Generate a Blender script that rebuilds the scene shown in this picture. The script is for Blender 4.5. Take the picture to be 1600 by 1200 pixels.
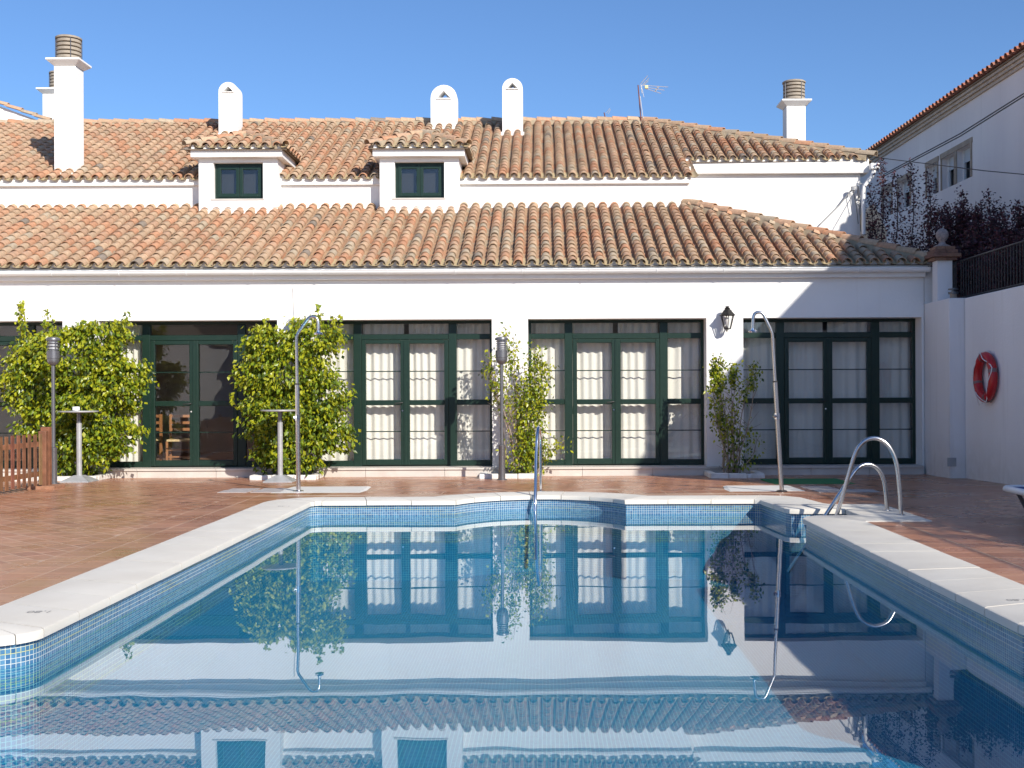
import bpy, math, random
import numpy as np
from mathutils import Vector, Matrix
random.seed(7); np.random.seed(7)
R = math.radians
for o in list(bpy.data.objects): bpy.data.objects.remove(o)
sc = bpy.context.scene
C = sc.collection
# ------------------------------------------------------------------ camera, sky, sun, exposure
EYE = 1.44; F = 1850.0; PX, PY = 850.0, 612.0; ROLL = 0.0045
cd = bpy.data.cameras.new('camera'); cam = bpy.data.objects.new('camera', cd); C.objects.link(cam)
cam.location = (0, 0, EYE); cam.rotation_euler = (R(90), ROLL, 0)
cd.sensor_width = 36; cd.lens = 36*F/1600; cd.shift_x = -50/1600; cd.shift_y = 12/1600
cd.clip_start = .1; cd.clip_end = 2000
sc.camera = cam
SUN = Vector((.66, -1.0, .69)).normalized()           # towards the sun
el = math.asin(SUN.z); az = math.atan2(SUN.x, SUN.y)
w = bpy.data.worlds.new('World'); sc.world = w; w.use_nodes = True
nt = w.node_tree; nt.nodes.clear()
sky = nt.nodes.new('ShaderNodeTexSky'); sky.sky_type = 'NISHITA'; sky.sun_disc = False
sky.sun_elevation = el; sky.sun_rotation = az
sky.air_density = .9; sky.dust_density = .6; sky.ozone_density = 7.5; sky.altitude = 100
bg = nt.nodes.new('ShaderNodeBackground'); bg.inputs[1].default_value = .082
wo = nt.nodes.new('ShaderNodeOutputWorld')
nt.links.new(sky.outputs[0], bg.inputs[0]); nt.links.new(bg.outputs[0], wo.inputs[0])
sd = bpy.data.lights.new('sun', 'SUN'); sd.energy = 3.15; sd.angle = R(.5); sd.color = (1, .945, .86)
so = bpy.data.objects.new('sun', sd); C.objects.link(so)
so.rotation_euler = SUN.to_track_quat('Z', 'Y').to_euler()
sc.view_settings.view_transform = 'Standard'; sc.view_settings.look = 'None'
sc.view_settings.exposure = 0.95; sc.view_settings.gamma = 1
sc.cycles.max_bounces = 10; sc.cycles.transparent_max_bounces = 24

def pxr(x, y):                                          # photograph pixel without the roll
    dx, dy = x-PX, y-PY
    return dx - ROLL*dy, dy + ROLL*dx
def at(x, y, Y):                                        # the point seen at a pixel, at distance Y
    dx, dy = pxr(x, y)
    return Vector((dx*Y/F, Y, EYE - dy*Y/F))
def dz(Y):                                              # the paving falls gently from the pool to the facade
    return .10 if Y < 15.4 else max(0, .10*(1-(Y-15.4)/4.4))
def gnd(x, y):
    z = .02
    for _ in range(12):
        dx, dy = pxr(x, y); Y = F*(EYE-z)/dy; z = dz(Y)
    return Vector((dx*Y/F, Y, z))

# ------------------------------------------------------------------ object helpers
def tag(o, label=None, cat=None, group=None, kind=None):
    if label: o['label'] = label
    if cat: o['category'] = cat
    if group: o['group'] = group
    if kind: o['kind'] = kind
    return o
def empty(name, loc, label=None, cat=None, group=None, kind=None):
    o = bpy.data.objects.new(name, None); C.objects.link(o); o.location = loc; o.empty_display_size = .2
    return tag(o, label, cat, group, kind)
def link(name, me, parent=None):
    o = bpy.data.objects.new(name, me); C.objects.link(o)
    if parent is not None:
        o.parent = parent
        L = Vector(parent.location)
        o.matrix_parent_inverse = Matrix.Translation(-L)
    return o
class MB:
    def __init__(s): s.v = []; s.f = []; s.uv = None; s.t = []
    def add(s, vs, fs, tint=None):
        n = len(s.v); s.v += [tuple(p) for p in vs]; s.f += [tuple(i+n for i in f) for f in fs]
        if tint is not None: s.t += [tint]*len(fs)
        return s
    def box(s, x0, x1, y0, y1, z0, z1, tint=None):
        s.add([(x0,y0,z0),(x1,y0,z0),(x1,y1,z0),(x0,y1,z0),(x0,y0,z1),(x1,y0,z1),(x1,y1,z1),(x0,y1,z1)],
              [(0,3,2,1),(4,5,6,7),(0,1,5,4),(1,2,6,5),(2,3,7,6),(3,0,4,7)], tint); return s
    def tube(s, pts, r, seg=10, caps=True, tint=None):
        pts = [Vector(p) for p in pts]; n = len(pts)
        rs = r if isinstance(r, (list, tuple)) else [r]*n
        t0 = (pts[1]-pts[0]).normalized()
        a = Vector((0,0,1)) if abs(t0.z) < .9 else Vector((1,0,0))
        u = t0.cross(a).normalized(); vs = []; fs = []
        for i, p in enumerate(pts):
            t = (pts[min(i+1,n-1)]-pts[max(i-1,0)]).normalized()
            u = (u - t*u.dot(t)).normalized(); w_ = t.cross(u)
            for k in range(seg):
                q = 2*math.pi*k/seg
                vs.append(p + (u*math.cos(q)+w_*math.sin(q))*rs[i])
        for i in range(n-1):
            for k in range(seg):
                k2 = (k+1) % seg
                fs.append((i*seg+k, i*seg+k2, (i+1)*seg+k2, (i+1)*seg+k))
        if caps: fs += [tuple(range(seg-1,-1,-1)), tuple((n-1)*seg+k for k in range(seg))]
        s.add(vs, fs, tint); return s
    def lathe(s, cx, cy, prof, seg=20):
        vs = []; fs = []
        for (r, z) in prof:
            for k in range(seg):
                q = 2*math.pi*k/seg; vs.append((cx+r*math.cos(q), cy+r*math.sin(q), z))
        for i in range(len(prof)-1):
            for k in range(seg):
                k2 = (k+1) % seg; fs.append((i*seg+k, i*seg+k2, (i+1)*seg+k2, (i+1)*seg+k))
        fs += [tuple(range(seg-1,-1,-1)), tuple((len(prof)-1)*seg+k for k in range(seg))]
        s.add(vs, fs); return s
    def mesh(s, name, mat, smooth=False):
        me = bpy.data.meshes.new(name); me.from_pydata(s.v, [], s.f); me.update()
        if mat: me.materials.append(mat)
        if s.t:
            a = me.attributes.new('tint', 'FLOAT_COLOR', 'FACE')
            arr = np.ones((len(s.f), 4), dtype=np.float32); arr[:, :3] = np.array(s.t)[:, :3]
            a.data.foreach_set('color', arr.ravel())
        if s.uv:
            l = me.uv_layers.new(name='UVMap')
            for i, uv in enumerate(s.uv): l.data[i].uv = uv
        if smooth == 'auto':
            me.shade_smooth(); me.set_sharp_from_angle(angle=R(35))
        elif smooth: me.shade_smooth()
        return me
    def build(s, name, mat, parent=None, smooth=False, bevel=0):
        o = link(name, s.mesh(name, mat, smooth), parent)
        if bevel:
            m = o.modifiers.new('bevel', 'BEVEL'); m.width = bevel; m.segments = 2; m.limit_method = 'ANGLE'
        return o

# ------------------------------------------------------------------ materials
def mat(name, col, rough=.6, metal=0, spec=.5, noise=None, bump=None, coat=0):
    m = bpy.data.materials.new(name); m.use_nodes = True; n = m.node_tree.nodes; l = m.node_tree.links
    b = n['Principled BSDF']; b.inputs['Base Color'].default_value = (*col, 1)
    b.inputs['Roughness'].default_value = rough; b.inputs['Metallic'].default_value = metal
    b.inputs['Specular IOR Level'].default_value = spec; b.inputs['Coat Weight'].default_value = coat
    tc = n.new('ShaderNodeTexCoord')
    geo = n.new('ShaderNodeNewGeometry')
    if noise:                                            # (scale, other colour, contrast[, stretch])
        t = n.new('ShaderNodeTexNoise'); t.inputs['Scale'].default_value = noise[0]; t.inputs['Detail'].default_value = 6
        mp = n.new('ShaderNodeMapping'); l.new(geo.outputs['Position'], mp.inputs[0])
        if len(noise) > 3: mp.inputs['Scale'].default_value = noise[3]
        l.new(mp.outputs[0], t.inputs[0])
        r = n.new('ShaderNodeValToRGB'); r.color_ramp.elements[0].position = .5-noise[2]; r.color_ramp.elements[1].position = .5+noise[2]
        r.color_ramp.elements[0].color = (*noise[1], 1); r.color_ramp.elements[1].color = (*col, 1)
        l.new(t.outputs[0], r.inputs[0]); l.new(r.outputs[0], b.inputs['Base Color'])
    if bump:                                             # list of (scale, distance)
        prev = None
        for sc_, d_ in bump:
            t = n.new('ShaderNodeTexNoise'); t.inputs['Scale'].default_value = sc_; t.inputs['Detail'].default_value = 4
            l.new(geo.outputs['Position'], t.inputs[0])
            bp = n.new('ShaderNodeBump'); bp.inputs['Distance'].default_value = d_; bp.inputs['Strength'].default_value = 1
            l.new(t.outputs[0], bp.inputs['Height'])
            if prev: l.new(prev.outputs[0], bp.inputs['Normal'])
            prev = bp
        l.new(prev.outputs[0], b.inputs['Normal'])
    return m
def tinted(name, src, rough=.8, nscale=25, amount=.35, bumpd=.004, spec=.3, coat=0, rough_var=0):
    m = mat(name, (.5,.5,.5), rough, spec=spec, bump=[(nscale*2.5, bumpd)], coat=coat)
    n = m.node_tree.nodes; l = m.node_tree.links; b = n['Principled BSDF']
    if src == 'object': s_ = n.new('ShaderNodeObjectInfo'); out = s_.outputs['Color']
    else: s_ = n.new('ShaderNodeAttribute'); s_.attribute_name = 'tint'; out = s_.outputs['Color']
    geo = n.new('ShaderNodeNewGeometry')
    t = n.new('ShaderNodeTexNoise'); t.inputs['Scale'].default_value = nscale; t.inputs['Detail'].default_value = 5
    l.new(geo.outputs['Position'], t.inputs[0])
    mr = n.new('ShaderNodeMapRange'); mr.inputs[1].default_value = .3; mr.inputs[2].default_value = .7
    mr.inputs[3].default_value = 1-amount; mr.inputs[4].default_value = 1+amount*.5
    l.new(t.outputs[0], mr.inputs[0])
    mx = n.new('ShaderNodeMix'); mx.data_type = 'RGBA'; mx.blend_type = 'MULTIPLY'; mx.inputs[0].default_value = 1
    l.new(out, mx.inputs[6]); l.new(mr.outputs[0], mx.inputs[7]); l.new(mx.outputs[2], b.inputs['Base Color'])
    if bumpd > .003:
        t3 = n.new('ShaderNodeTexNoise'); t3.inputs['Scale'].default_value = .9; t3.inputs['Detail'].default_value = 7; t3.inputs['Roughness'].default_value = .65
        l.new(geo.outputs['Position'], t3.inputs[0]); m3 = n.new('ShaderNodeMapRange'); m3.inputs[1].default_value = .5; m3.inputs[2].default_value = .75; m3.inputs[4].default_value = .55
        l.new(t3.outputs[0], m3.inputs[0]); x3 = n.new('ShaderNodeMix'); x3.data_type = 'RGBA'; x3.inputs[7].default_value = (.33,.27,.19,1)
        l.new(m3.outputs[0], x3.inputs[0]); l.new(mx.outputs[2], x3.inputs[6]); l.new(x3.outputs[2], b.inputs['Base Color'])
    if rough_var:
        t2 = n.new('ShaderNodeTexNoise'); t2.inputs['Scale'].default_value = 1.3; t2.inputs['Detail'].default_value = 5
        l.new(geo.outputs['Position'], t2.inputs[0])
        m2 = n.new('ShaderNodeMapRange'); m2.inputs[1].default_value = .3; m2.inputs[2].default_value = .7
        m2.inputs[3].default_value = rough-rough_var; m2.inputs[4].default_value = rough+rough_var
        l.new(t2.outputs[0], m2.inputs[0]); l.new(m2.outputs[0], b.inputs['Roughness'])
    return m
M = {}
M['stucco'] = mat('white_stucco', (.86,.845,.815), .9, spec=.15, noise=(.7, (.80,.78,.745), .2), bump=[(1.3,.008),(28,.003)])
M['stucco_old'] = mat('weathered_stucco', (.86,.83,.81), .9, spec=.15, noise=(.9, (.78,.745,.72), .25, (1,1,.35)), bump=[(1.5,.012),(30,.004)])
M['stucco_far'] = mat('streaked_stucco', (.86,.79,.75), .9, spec=.1, noise=(.8, (.74,.67,.65), .3, (1,1,.15)), bump=[(3,.01)])
def weather(m, amt=.5, col=(.50,.44,.37)):
    n = m.node_tree.nodes; l = m.node_tree.links; b = n['Principled BSDF']; src = b.inputs['Base Color'].links[0].from_socket
    geo = n.new('ShaderNodeNewGeometry'); sx = n.new('ShaderNodeSeparateXYZ'); l.new(geo.outputs['Position'], sx.inputs[0])
    h = n.new('ShaderNodeMapRange'); h.inputs[1].default_value = 0; h.inputs[2].default_value = .75; h.inputs[3].default_value = 1; h.inputs[4].default_value = 0; l.new(sx.outputs['Z'], h.inputs[0])
    nz = n.new('ShaderNodeTexNoise'); nz.inputs['Scale'].default_value = 6; nz.inputs['Detail'].default_value = 8; l.new(geo.outputs['Position'], nz.inputs[0])
    mp = n.new('ShaderNodeMapping'); mp.inputs['Scale'].default_value = (7,7,.35); l.new(geo.outputs['Position'], mp.inputs[0])
    st = n.new('ShaderNodeTexNoise'); st.inputs['Scale'].default_value = 1; st.inputs['Detail'].default_value = 5; l.new(mp.outputs[0], st.inputs[0])
    a = n.new('ShaderNodeMath'); a.operation = 'MULTIPLY'; l.new(h.outputs[0], a.inputs[0]); l.new(nz.outputs[0], a.inputs[1])
    s2 = n.new('ShaderNodeMapRange'); s2.inputs[1].default_value = .58; s2.inputs[2].default_value = .78; s2.inputs[4].default_value = .35; l.new(st.outputs[0], s2.inputs[0])
    c = n.new('ShaderNodeMath'); c.operation = 'ADD'; l.new(a.outputs[0], c.inputs[0]); l.new(s2.outputs[0], c.inputs[1])
    d = n.new('ShaderNodeMath'); d.operation = 'MULTIPLY'; d.inputs[1].default_value = amt; d.use_clamp = True; l.new(c.outputs[0], d.inputs[0])
    mx = n.new('ShaderNodeMix'); mx.data_type = 'RGBA'; mx.inputs[7].default_value = (*col,1); l.new(d.outputs[0], mx.inputs[0]); l.new(src, mx.inputs[6]); l.new(mx.outputs[2], b.inputs['Base Color'])
weather(M['stucco'], .45); weather(M['stucco_old'], .7); weather(M['stucco_far'], .6)
M['stone_trim'] = mat('sandstone_trim', (.42,.33,.25), .85, noise=(6, (.3,.23,.17), .2))
M['cornice_far'] = mat('ochre_cornice', (.60,.50,.40), .85, noise=(5, (.47,.38,.30), .2))
M['mortar'] = mat('roof_mortar', (.28,.22,.16), .95, noise=(8, (.22,.17,.12), .2), bump=[(40,.01)])
M['ridge_mortar'] = mat('lichened_mortar', (.40,.32,.22), .95, noise=(9, (.30,.24,.16), .25), bump=[(30,.012)])
M['roof_part'] = tinted('terracotta_roof_tile', 'object', .85, 22, .22, .004)
M['roof_stuff'] = tinted('terracotta_roof_tiles', 'attr', .85, 22, .22, .004)
M['pave_part'] = tinted('glazed_clay_tile', 'object', .30, 5, .12, .0006, .5, rough_var=.1)
M['pave_stuff'] = tinted('glazed_clay_tiles', 'attr', .30, 5, .12, .0006, .5, rough_var=.1)
M['grout'] = mat('paving_grout', (.62,.47,.34), .7, noise=(1.3, (.36,.23,.15), .25))
M['coping'] = mat('cast_stone_coping', (.68,.645,.575), .75, spec=.3, noise=(2.2, (.60,.56,.49), .25), bump=[(120,.0012),(9,.002)])
M['marble'] = mat('pale_marble_step', (.62,.57,.51), .45, noise=(3, (.50,.45,.40), .2), bump=[(60,.001)])
M['green'] = mat('dark_green_paint', (.013,.033,.023), .35, spec=.35, noise=(14, (.009,.025,.018), .3), bump=[(50,.0008)])
M['curtain'] = mat('cream_curtain', (.72,.69,.62), .9, spec=.1)
M['interior'] = mat('dim_interior', (.30,.26,.22), .9)
M['wood_floor'] = mat('interior_floor', (.22,.13,.08), .5)
M['chair_wood'] = mat('chair_wood', (.30,.13,.05), .5)
M['straw'] = mat('straw_seat', (.62,.46,.24), .8, noise=(60, (.45,.32,.15), .2))
M['gutter'] = mat('white_gutter', (.82,.82,.80), .35, spec=.5)
M['steel'] = mat('brushed_steel', (.62,.61,.60), .22, 1, bump=[(90,.0004)])
M['chrome'] = mat('polished_steel', (.78,.78,.78), .07, 1)
M['grey_metal'] = mat('grey_painted_metal', (.16,.16,.17), .4, .6, bump=[(60,.0006)])
M['silver'] = mat('silver_painted_metal', (.44,.44,.44), .4, .25, noise=(9, (.34,.34,.34), .2))
M['dark_metal'] = mat('dark_iron', (.035,.032,.032), .5, .4)
M['lamp_metal'] = mat('aged_lantern_iron', (.05,.048,.045), .4, .7)
M['lamp_white'] = mat('frosted_lamp', (.75,.72,.70), .4)
M['wood'] = tinted('stained_fence_wood', 'object', .55, 9, .3, .002, .4)
M['red'] = mat('red_plastic', (.55,.018,.022), .35, spec=.5, noise=(6, (.42,.014,.02), .2))
M['rope'] = mat('white_rope', (.75,.72,.70), .8)
M['band'] = mat('grey_band', (.22,.12,.12), .5)
M['mat_green'] = mat('green_mesh_mat', (.02,.22,.07), .8, noise=(60, (.01,.13,.045), .2), bump=[(200,.004)])
M['white_plastic'] = mat('white_plastic', (.8,.8,.8), .35)
M['blue_fabric'] = mat('blue_sling_fabric', (.015,.07,.25), .7, noise=(200, (.01,.05,.18), .2))
M['shower_tray'] = mat('shower_tray', (.72,.69,.64), .5)
M['grey_paver'] = mat('grey_paver', (.46,.42,.40), .6, noise=(9, (.38,.33,.31), .25))
M['soil'] = mat('planter_soil', (.05,.035,.025), .95, noise=(20, (.03,.02,.015), .2), bump=[(40,.02)])
M['kerb'] = mat('whitewashed_kerb', (.78,.75,.71), .85, noise=(9, (.6,.56,.5), .2), bump=[(20,.01)])
M['brick_cap'] = tinted('cap_brick', 'object', .85, 20, .3, .003)
M['old_stone'] = mat('weathered_stone_ball', (.40,.33,.30), .9, noise=(25, (.2,.17,.17), .2), bump=[(50,.006)])
M['bark'] = mat('grey_bark', (.20,.15,.11), .9, noise=(20, (.12,.09,.07), .2))
M['twig'] = mat('pale_twig', (.36,.28,.21), .9)
M['plum_bark'] = mat('dark_bark', (.06,.04,.04), .9)
M['louvre'] = mat('concrete_louvre', (.38,.32,.25), .85, noise=(10, (.29,.245,.19), .2))
M['black'] = mat('flue_and_room_dark', (.02,.02,.02), .9)  # plain near-black for the flue cores and the unlit dormer rooms
M['antenna'] = mat('aerial_aluminium', (.7,.7,.72), .35, .6)
M['mast'] = mat('rusty_mast', (.18,.07,.06), .6, .3)
M['yellow_plastic'] = mat('yellow_plastic', (.72,.6,.3), .5)
M['cable'] = mat('black_cable', (.02,.02,.02), .6)
M['mark'] = mat('depth_mark', (.30,.29,.28), .8)
M['brown_trim'] = mat('window_blind', (.5,.53,.56), .6)
M['dark_glass'] = mat('dark_window_glass', (.02,.025,.03), .05, spec=.8)
M['earth'] = mat('terrace_earth', (.16,.11,.08), .95, noise=(4, (.1,.07,.05), .2))
M['cream_wall'] = mat('cream_wall', (.72,.60,.45), .9)

def ior(n, l, fr, v):
    g = n.new('ShaderNodeNewGeometry'); m = n.new('ShaderNodeMapRange'); l.new(g.outputs['Backfacing'], m.inputs[0])
    m.inputs[3].default_value = v; m.inputs[4].default_value = 1/v; l.new(m.outputs[0], fr.inputs[0])
def glass(name, tint=(.93,.95,.94), k=1.25):
    m = bpy.data.materials.new(name); m.use_nodes = True; n = m.node_tree.nodes; l = m.node_tree.links; n.clear()
    o = n.new('ShaderNodeOutputMaterial'); mx = n.new('ShaderNodeMixShader')
    tr = n.new('ShaderNodeBsdfTransparent'); tr.inputs[0].default_value = (*tint, 1)
    gl = n.new('ShaderNodeBsdfGlossy'); gl.inputs['Roughness'].default_value = .01; gl.inputs[0].default_value = (.95,.95,.97,1)
    fr = n.new('ShaderNodeFresnel'); ior(n, l, fr, 1.5)
    mu = n.new('ShaderNodeMath'); mu.operation = 'MULTIPLY'; mu.inputs[1].default_value = k; mu.use_clamp = True
    geo = n.new('ShaderNodeNewGeometry'); ns = n.new('ShaderNodeTexNoise'); ns.inputs['Scale'].default_value = 1.6; ns.inputs['Detail'].default_value = 1
    bp = n.new('ShaderNodeBump'); bp.inputs['Distance'].default_value = .004
    l.new(geo.outputs['Position'], ns.inputs[0]); l.new(ns.outputs[0], bp.inputs['Height']); l.new(bp.outputs[0], gl.inputs['Normal'])
    l.new(fr.outputs[0], mu.inputs[0]); l.new(mu.outputs[0], mx.inputs[0]); l.new(tr.outputs[0], mx.inputs[1]); l.new(gl.outputs[0], mx.inputs[2])
    l.new(mx.outputs[0], o.inputs[0]); return m
M['glass'] = glass('window_glass', tint=(.985,.99,.985), k=1.1)
def water():
    m = bpy.data.materials.new('pool_water'); m.use_nodes = True; n = m.node_tree.nodes; l = m.node_tree.links; n.clear()
    o = n.new('ShaderNodeOutputMaterial'); mx = n.new('ShaderNodeMixShader')
    tr = n.new('ShaderNodeBsdfTransparent'); tr.inputs[0].default_value = (.60,.92,.97,1)
    gl = n.new('ShaderNodeBsdfGlossy'); gl.inputs['Roughness'].default_value = .0; gl.inputs[0].default_value = (.97,.98,1,1)
    fr = n.new('ShaderNodeFresnel'); ior(n, l, fr, 1.58)
    geo = n.new('ShaderNodeNewGeometry'); mp = n.new('ShaderNodeMapping'); mp.inputs['Scale'].default_value = (1, .55, 1)
    ns = n.new('ShaderNodeTexNoise'); ns.inputs['Scale'].default_value = 1.15; ns.inputs['Detail'].default_value = 2.5; ns.inputs['Roughness'].default_value = .4
    bp = n.new('ShaderNodeBump'); bp.inputs['Distance'].default_value = .0022
    l.new(geo.outputs['Position'], mp.inputs[0]); l.new(mp.outputs[0], ns.inputs[0]); l.new(ns.outputs[0], bp.inputs['Height'])
    l.new(bp.outputs[0], gl.inputs['Normal']); l.new(bp.outputs[0], fr.inputs['Normal'])
    l.new(fr.outputs[0], mx.inputs[0]); l.new(tr.outputs[0], mx.inputs[1]); l.new(gl.outputs[0], mx.inputs[2])
    l.new(mx.outputs[0], o.inputs[0]); return m
M['water'] = water()
def mosaic(name, c1, c2, mortar, mortar2, rowvar=True, size=.0285, ms=.0022):
    m = bpy.data.materials.new(name); m.use_nodes = True; n = m.node_tree.nodes; l = m.node_tree.links
    b = n['Principled BSDF']; b.inputs['Roughness'].default_value = .22
    uv = n.new('ShaderNodeUVMap'); br = n.new('ShaderNodeTexBrick'); l.new(uv.outputs[0], br.inputs[0])
    br.offset = 0; br.squash = 1
    br.inputs['Scale'].default_value = 1; br.inputs['Brick Width'].default_value = size; br.inputs['Row Height'].default_value = size
    br.inputs['Mortar Size'].default_value = ms; br.inputs['Mortar Smooth'].default_value = .1
    br.inputs['Color1'].default_value = (*c1,1); br.inputs['Color2'].default_value = (*c2,1); br.inputs['Mortar'].default_value = (*mortar,1)
    # yellowish scum in the joints, patchy
    geo = n.new('ShaderNodeNewGeometry'); mp = n.new('ShaderNodeMapping'); mp.inputs['Scale'].default_value = (.8,.8,18)
    l.new(geo.outputs['Position'], mp.inputs[0]); ns = n.new('ShaderNodeTexNoise'); ns.inputs['Scale'].default_value = 1.2; l.new(mp.outputs[0], ns.inputs[0])
    rp = n.new('ShaderNodeValToRGB'); rp.color_ramp.elements[0].position = .48; rp.color_ramp.elements[1].position = .6
    l.new(ns.outputs[0], rp.inputs[0]); mm = n.new('ShaderNodeMix'); mm.data_type = 'RGBA'
    mm.inputs[6].default_value = (*mortar,1); mm.inputs[7].default_value = (*mortar2,1); l.new(rp.outputs[0], mm.inputs[0]); l.new(mm.outputs[2], br.inputs['Mortar'])
    l.new(br.outputs[0], b.inputs['Base Color'])
    bp = n.new('ShaderNodeBump'); bp.invert = True; bp.inputs['Distance'].default_value = .0015; l.new(br.outputs['Fac'], bp.inputs['Height']); l.new(bp.outputs[0], b.inputs['Normal'])
    return m
M['mosaic_wall'] = mosaic('pale_blue_mosaic', (.085,.22,.36), (.035,.12,.25), (.52,.58,.58), (.50,.52,.28))
M['mosaic_deep'] = mosaic('deep_blue_mosaic', (.010,.185,.35), (.006,.14,.29), (.12,.36,.48), (.13,.38,.47), ms=.0028)
def leafmat(name, rough=.35, trans=.35):
    m = bpy.data.materials.new(name); m.use_nodes = True; n = m.node_tree.nodes; l = m.node_tree.links; n.clear()
    o = n.new('ShaderNodeOutputMaterial'); a = n.new('ShaderNodeAttribute'); a.attribute_name = 'tint'
    p = n.new('ShaderNodeBsdfPrincipled'); p.inputs['Roughness'].default_value = rough
    t = n.new('ShaderNodeBsdfTranslucent'); mx = n.new('ShaderNodeMixShader'); mx.inputs[0].default_value = trans
    l.new(a.outputs['Color'], p.inputs['Base Color']); l.new(a.outputs['Color'], t.inputs[0])
    l.new(p.outputs[0], mx.inputs[1]); l.new(t.outputs[0], mx.inputs[2]); l.new(mx.outputs[0], o.inputs[0]); return m
M['leaf'] = leafmat('ficus_leaf'); M['plum_leaf'] = leafmat('plum_leaf', .5, .2)

# ------------------------------------------------------------------ swimming pool
WATER = -.08; CT = .11; CB = .055
pairs = []
def add(i, o_): pairs.append((Vector((i[0], i[1])), Vector((o_[0], o_[1]))))
add((-4.6,6.5), (-4.6,7.05)); add((-3.43,6.5), (-3.43,7.05))
for k in range(7):
    a = R(-90+15*k); add((-3.13+.25*math.cos(a), 6.75+.25*math.sin(a)), (-3.43, 7.05))
for k in range(7):
    a = R(180-15*k); add((-2.73+.15*math.cos(a), 14.4+.15*math.sin(a)), (-2.73+.70*math.cos(a), 14.4+.70*math.sin(a)))
NA = 20
for k in range(NA+1):
    q = k/NA; ai = R(157.6-135.2*q); ao = R(144-108*q)
    add((-.05+1.137*math.cos(ai), 14.116+1.137*math.sin(ai)), (-.05+1.69*math.cos(ao), 14.11+1.69*math.sin(ao)))
add((2.58,14.55), (2.75,15.1)); add((2.66,14.50), (3.05,14.98)); add((2.67,14.3), (3.2,14.75))
add((2.74,13.45), (3.29,14.0)); add((2.78,13.34), (3.33,13.9)); add((2.88,13.3), (3.40,13.86)); add((3.4,13.3), (3.95,13.86)); add((3.4,12.6), (3.95,12.05))
for k in range(7):
    a = R(90+15*k); add((3.02+.30*math.cos(a), 12.3+.30*math.sin(a)), (3.27, 12.05))
for k in range(7):
    a = R(180+15*k); add((2.97+.25*math.cos(a), 6.75+.25*math.sin(a)), (3.27, 7.05))
add((3.27,6.5),(3.27,7.05)); add((4.6,6.5), (4.6,7.05))
pool = empty('swimming_pool', (0, 10, 0), 'rectangular mosaic swimming pool with a round bay in its far side and pale coping', 'swimming pool')
inner = [p[0] for p in pairs] + [Vector((4.6,3.2)), Vector((-4.6,3.2))]
n_ = len(inner)
wl = MB(); wl.uv = []; deep = MB(); deep.uv = []; s_ = 0
for i in range(n_):
    a, b = inner[i], inner[(i+1) % n_]; L = (b-a).length
    if L < 1e-5: continue
    for mb, z0, z1 in ((wl, -.42, CB+.02), (deep, -.88, -.42)):
        mb.add([(a.x,a.y,z0),(b.x,b.y,z0),(b.x,b.y,z1),(a.x,a.y,z1)], [(0,1,2,3)]); mb.uv += [(s_,z0),(s_+L,z0),(s_+L,z1),(s_,z1)]
    s_ += L
wl.build('mosaic_wall', M['mosaic_wall'], pool)
deep.build('deep_wall', M['mosaic_deep'], pool)
fl = MB(); fl.uv = []
import mathutils
tri = mathutils.geometry.tessellate_polygon([[Vector((p.x,p.y,0)) for p in inner]])
fl.add([(p.x,p.y,-.88) for p in inner], [tuple(t) for t in tri])
for t in tri:
    for i in t: fl.uv.append((inner[i].x+20, inner[i].y+20))
fl.build('pool_floor', M['mosaic_deep'], pool)
wt = MB(); tri = mathutils.geometry.tessellate_polygon([[Vector((p.x,p.y,0)) for p in inner]])
wt.add([(p.x,p.y,WATER) for p in inner], [tuple(t) for t in tri])
tag(wt.build('water', M['water']), kind='structure')
# coping stones
def stone(chunk):
    mb = MB(); rows = []
    for (i, o_) in chunk:
        d = (o_-i); u = d.normalized(); j = i - u*.035
        prof = [(j, CB), (j, CT-.018), (j+u*.006, CT-.006), (j+u*.02, CT), (o_-u*.012, CT), (o_, CT-.012), (o_, 0.0)]
        rows.append([(p.x, p.y, z) for p, z in prof])
    k = len(rows[0]); vs = [v for r in rows for v in r]; fs = []
    for a in range(len(rows)-1):
        for b in range(k-1): fs.append((a*k+b, (a+1)*k+b, (a+1)*k+b+1, a*k+b+1))
        fs.append((a*k+k-1, (a+1)*k+k-1, (a+1)*k, a*k))
    fs.append(tuple(range(k))); fs.append(tuple((len(rows)-1)*k+b for b in range(k-1,-1,-1)))
    mb.add(vs, fs)
    o = mb.build('coping_stone', M['coping'], pool, smooth='auto')
    o.delta_location = (0, 0, random.uniform(-.0012, .0012))
def shrink(ch, g=.004):
    ch = [(a.copy(), b.copy()) for a, b in ch]
    for e, f in ((0,1), (-1,-2)):
        for q in (0,1):
            d = ch[f][q]-ch[e][q]
            if d.length > .02: ch[e] = (ch[e][0]+d.normalized()*g, ch[e][1]) if q == 0 else (ch[e][0], ch[e][1]+d.normalized()*g)
    return ch
runs = []; cur = [pairs[0]]; acc = 0
for k in range(1, len(pairs)):
    p, q = pairs[k-1], pairs[k]; L = max((q[0]-p[0]).length, (q[1]-p[1]).length)
    if L > .75:
        if len(cur) > 1: runs.append(cur)
        m_ = max(1, round(L/.5))
        for j in range(m_):
            a, b = j/m_, (j+1)/m_
            runs.append([(p[0].lerp(q[0],a), p[1].lerp(q[1],a)), (p[0].lerp(q[0],b), p[1].lerp(q[1],b))])
        cur = [q]; acc = 0
    else:
        cur.append(q); acc += L
        if acc > .46: runs.append(cur); cur = [q]; acc = 0
if len(cur) > 1: runs.append(cur)
for r in runs: stone(shrink(r))
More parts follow.
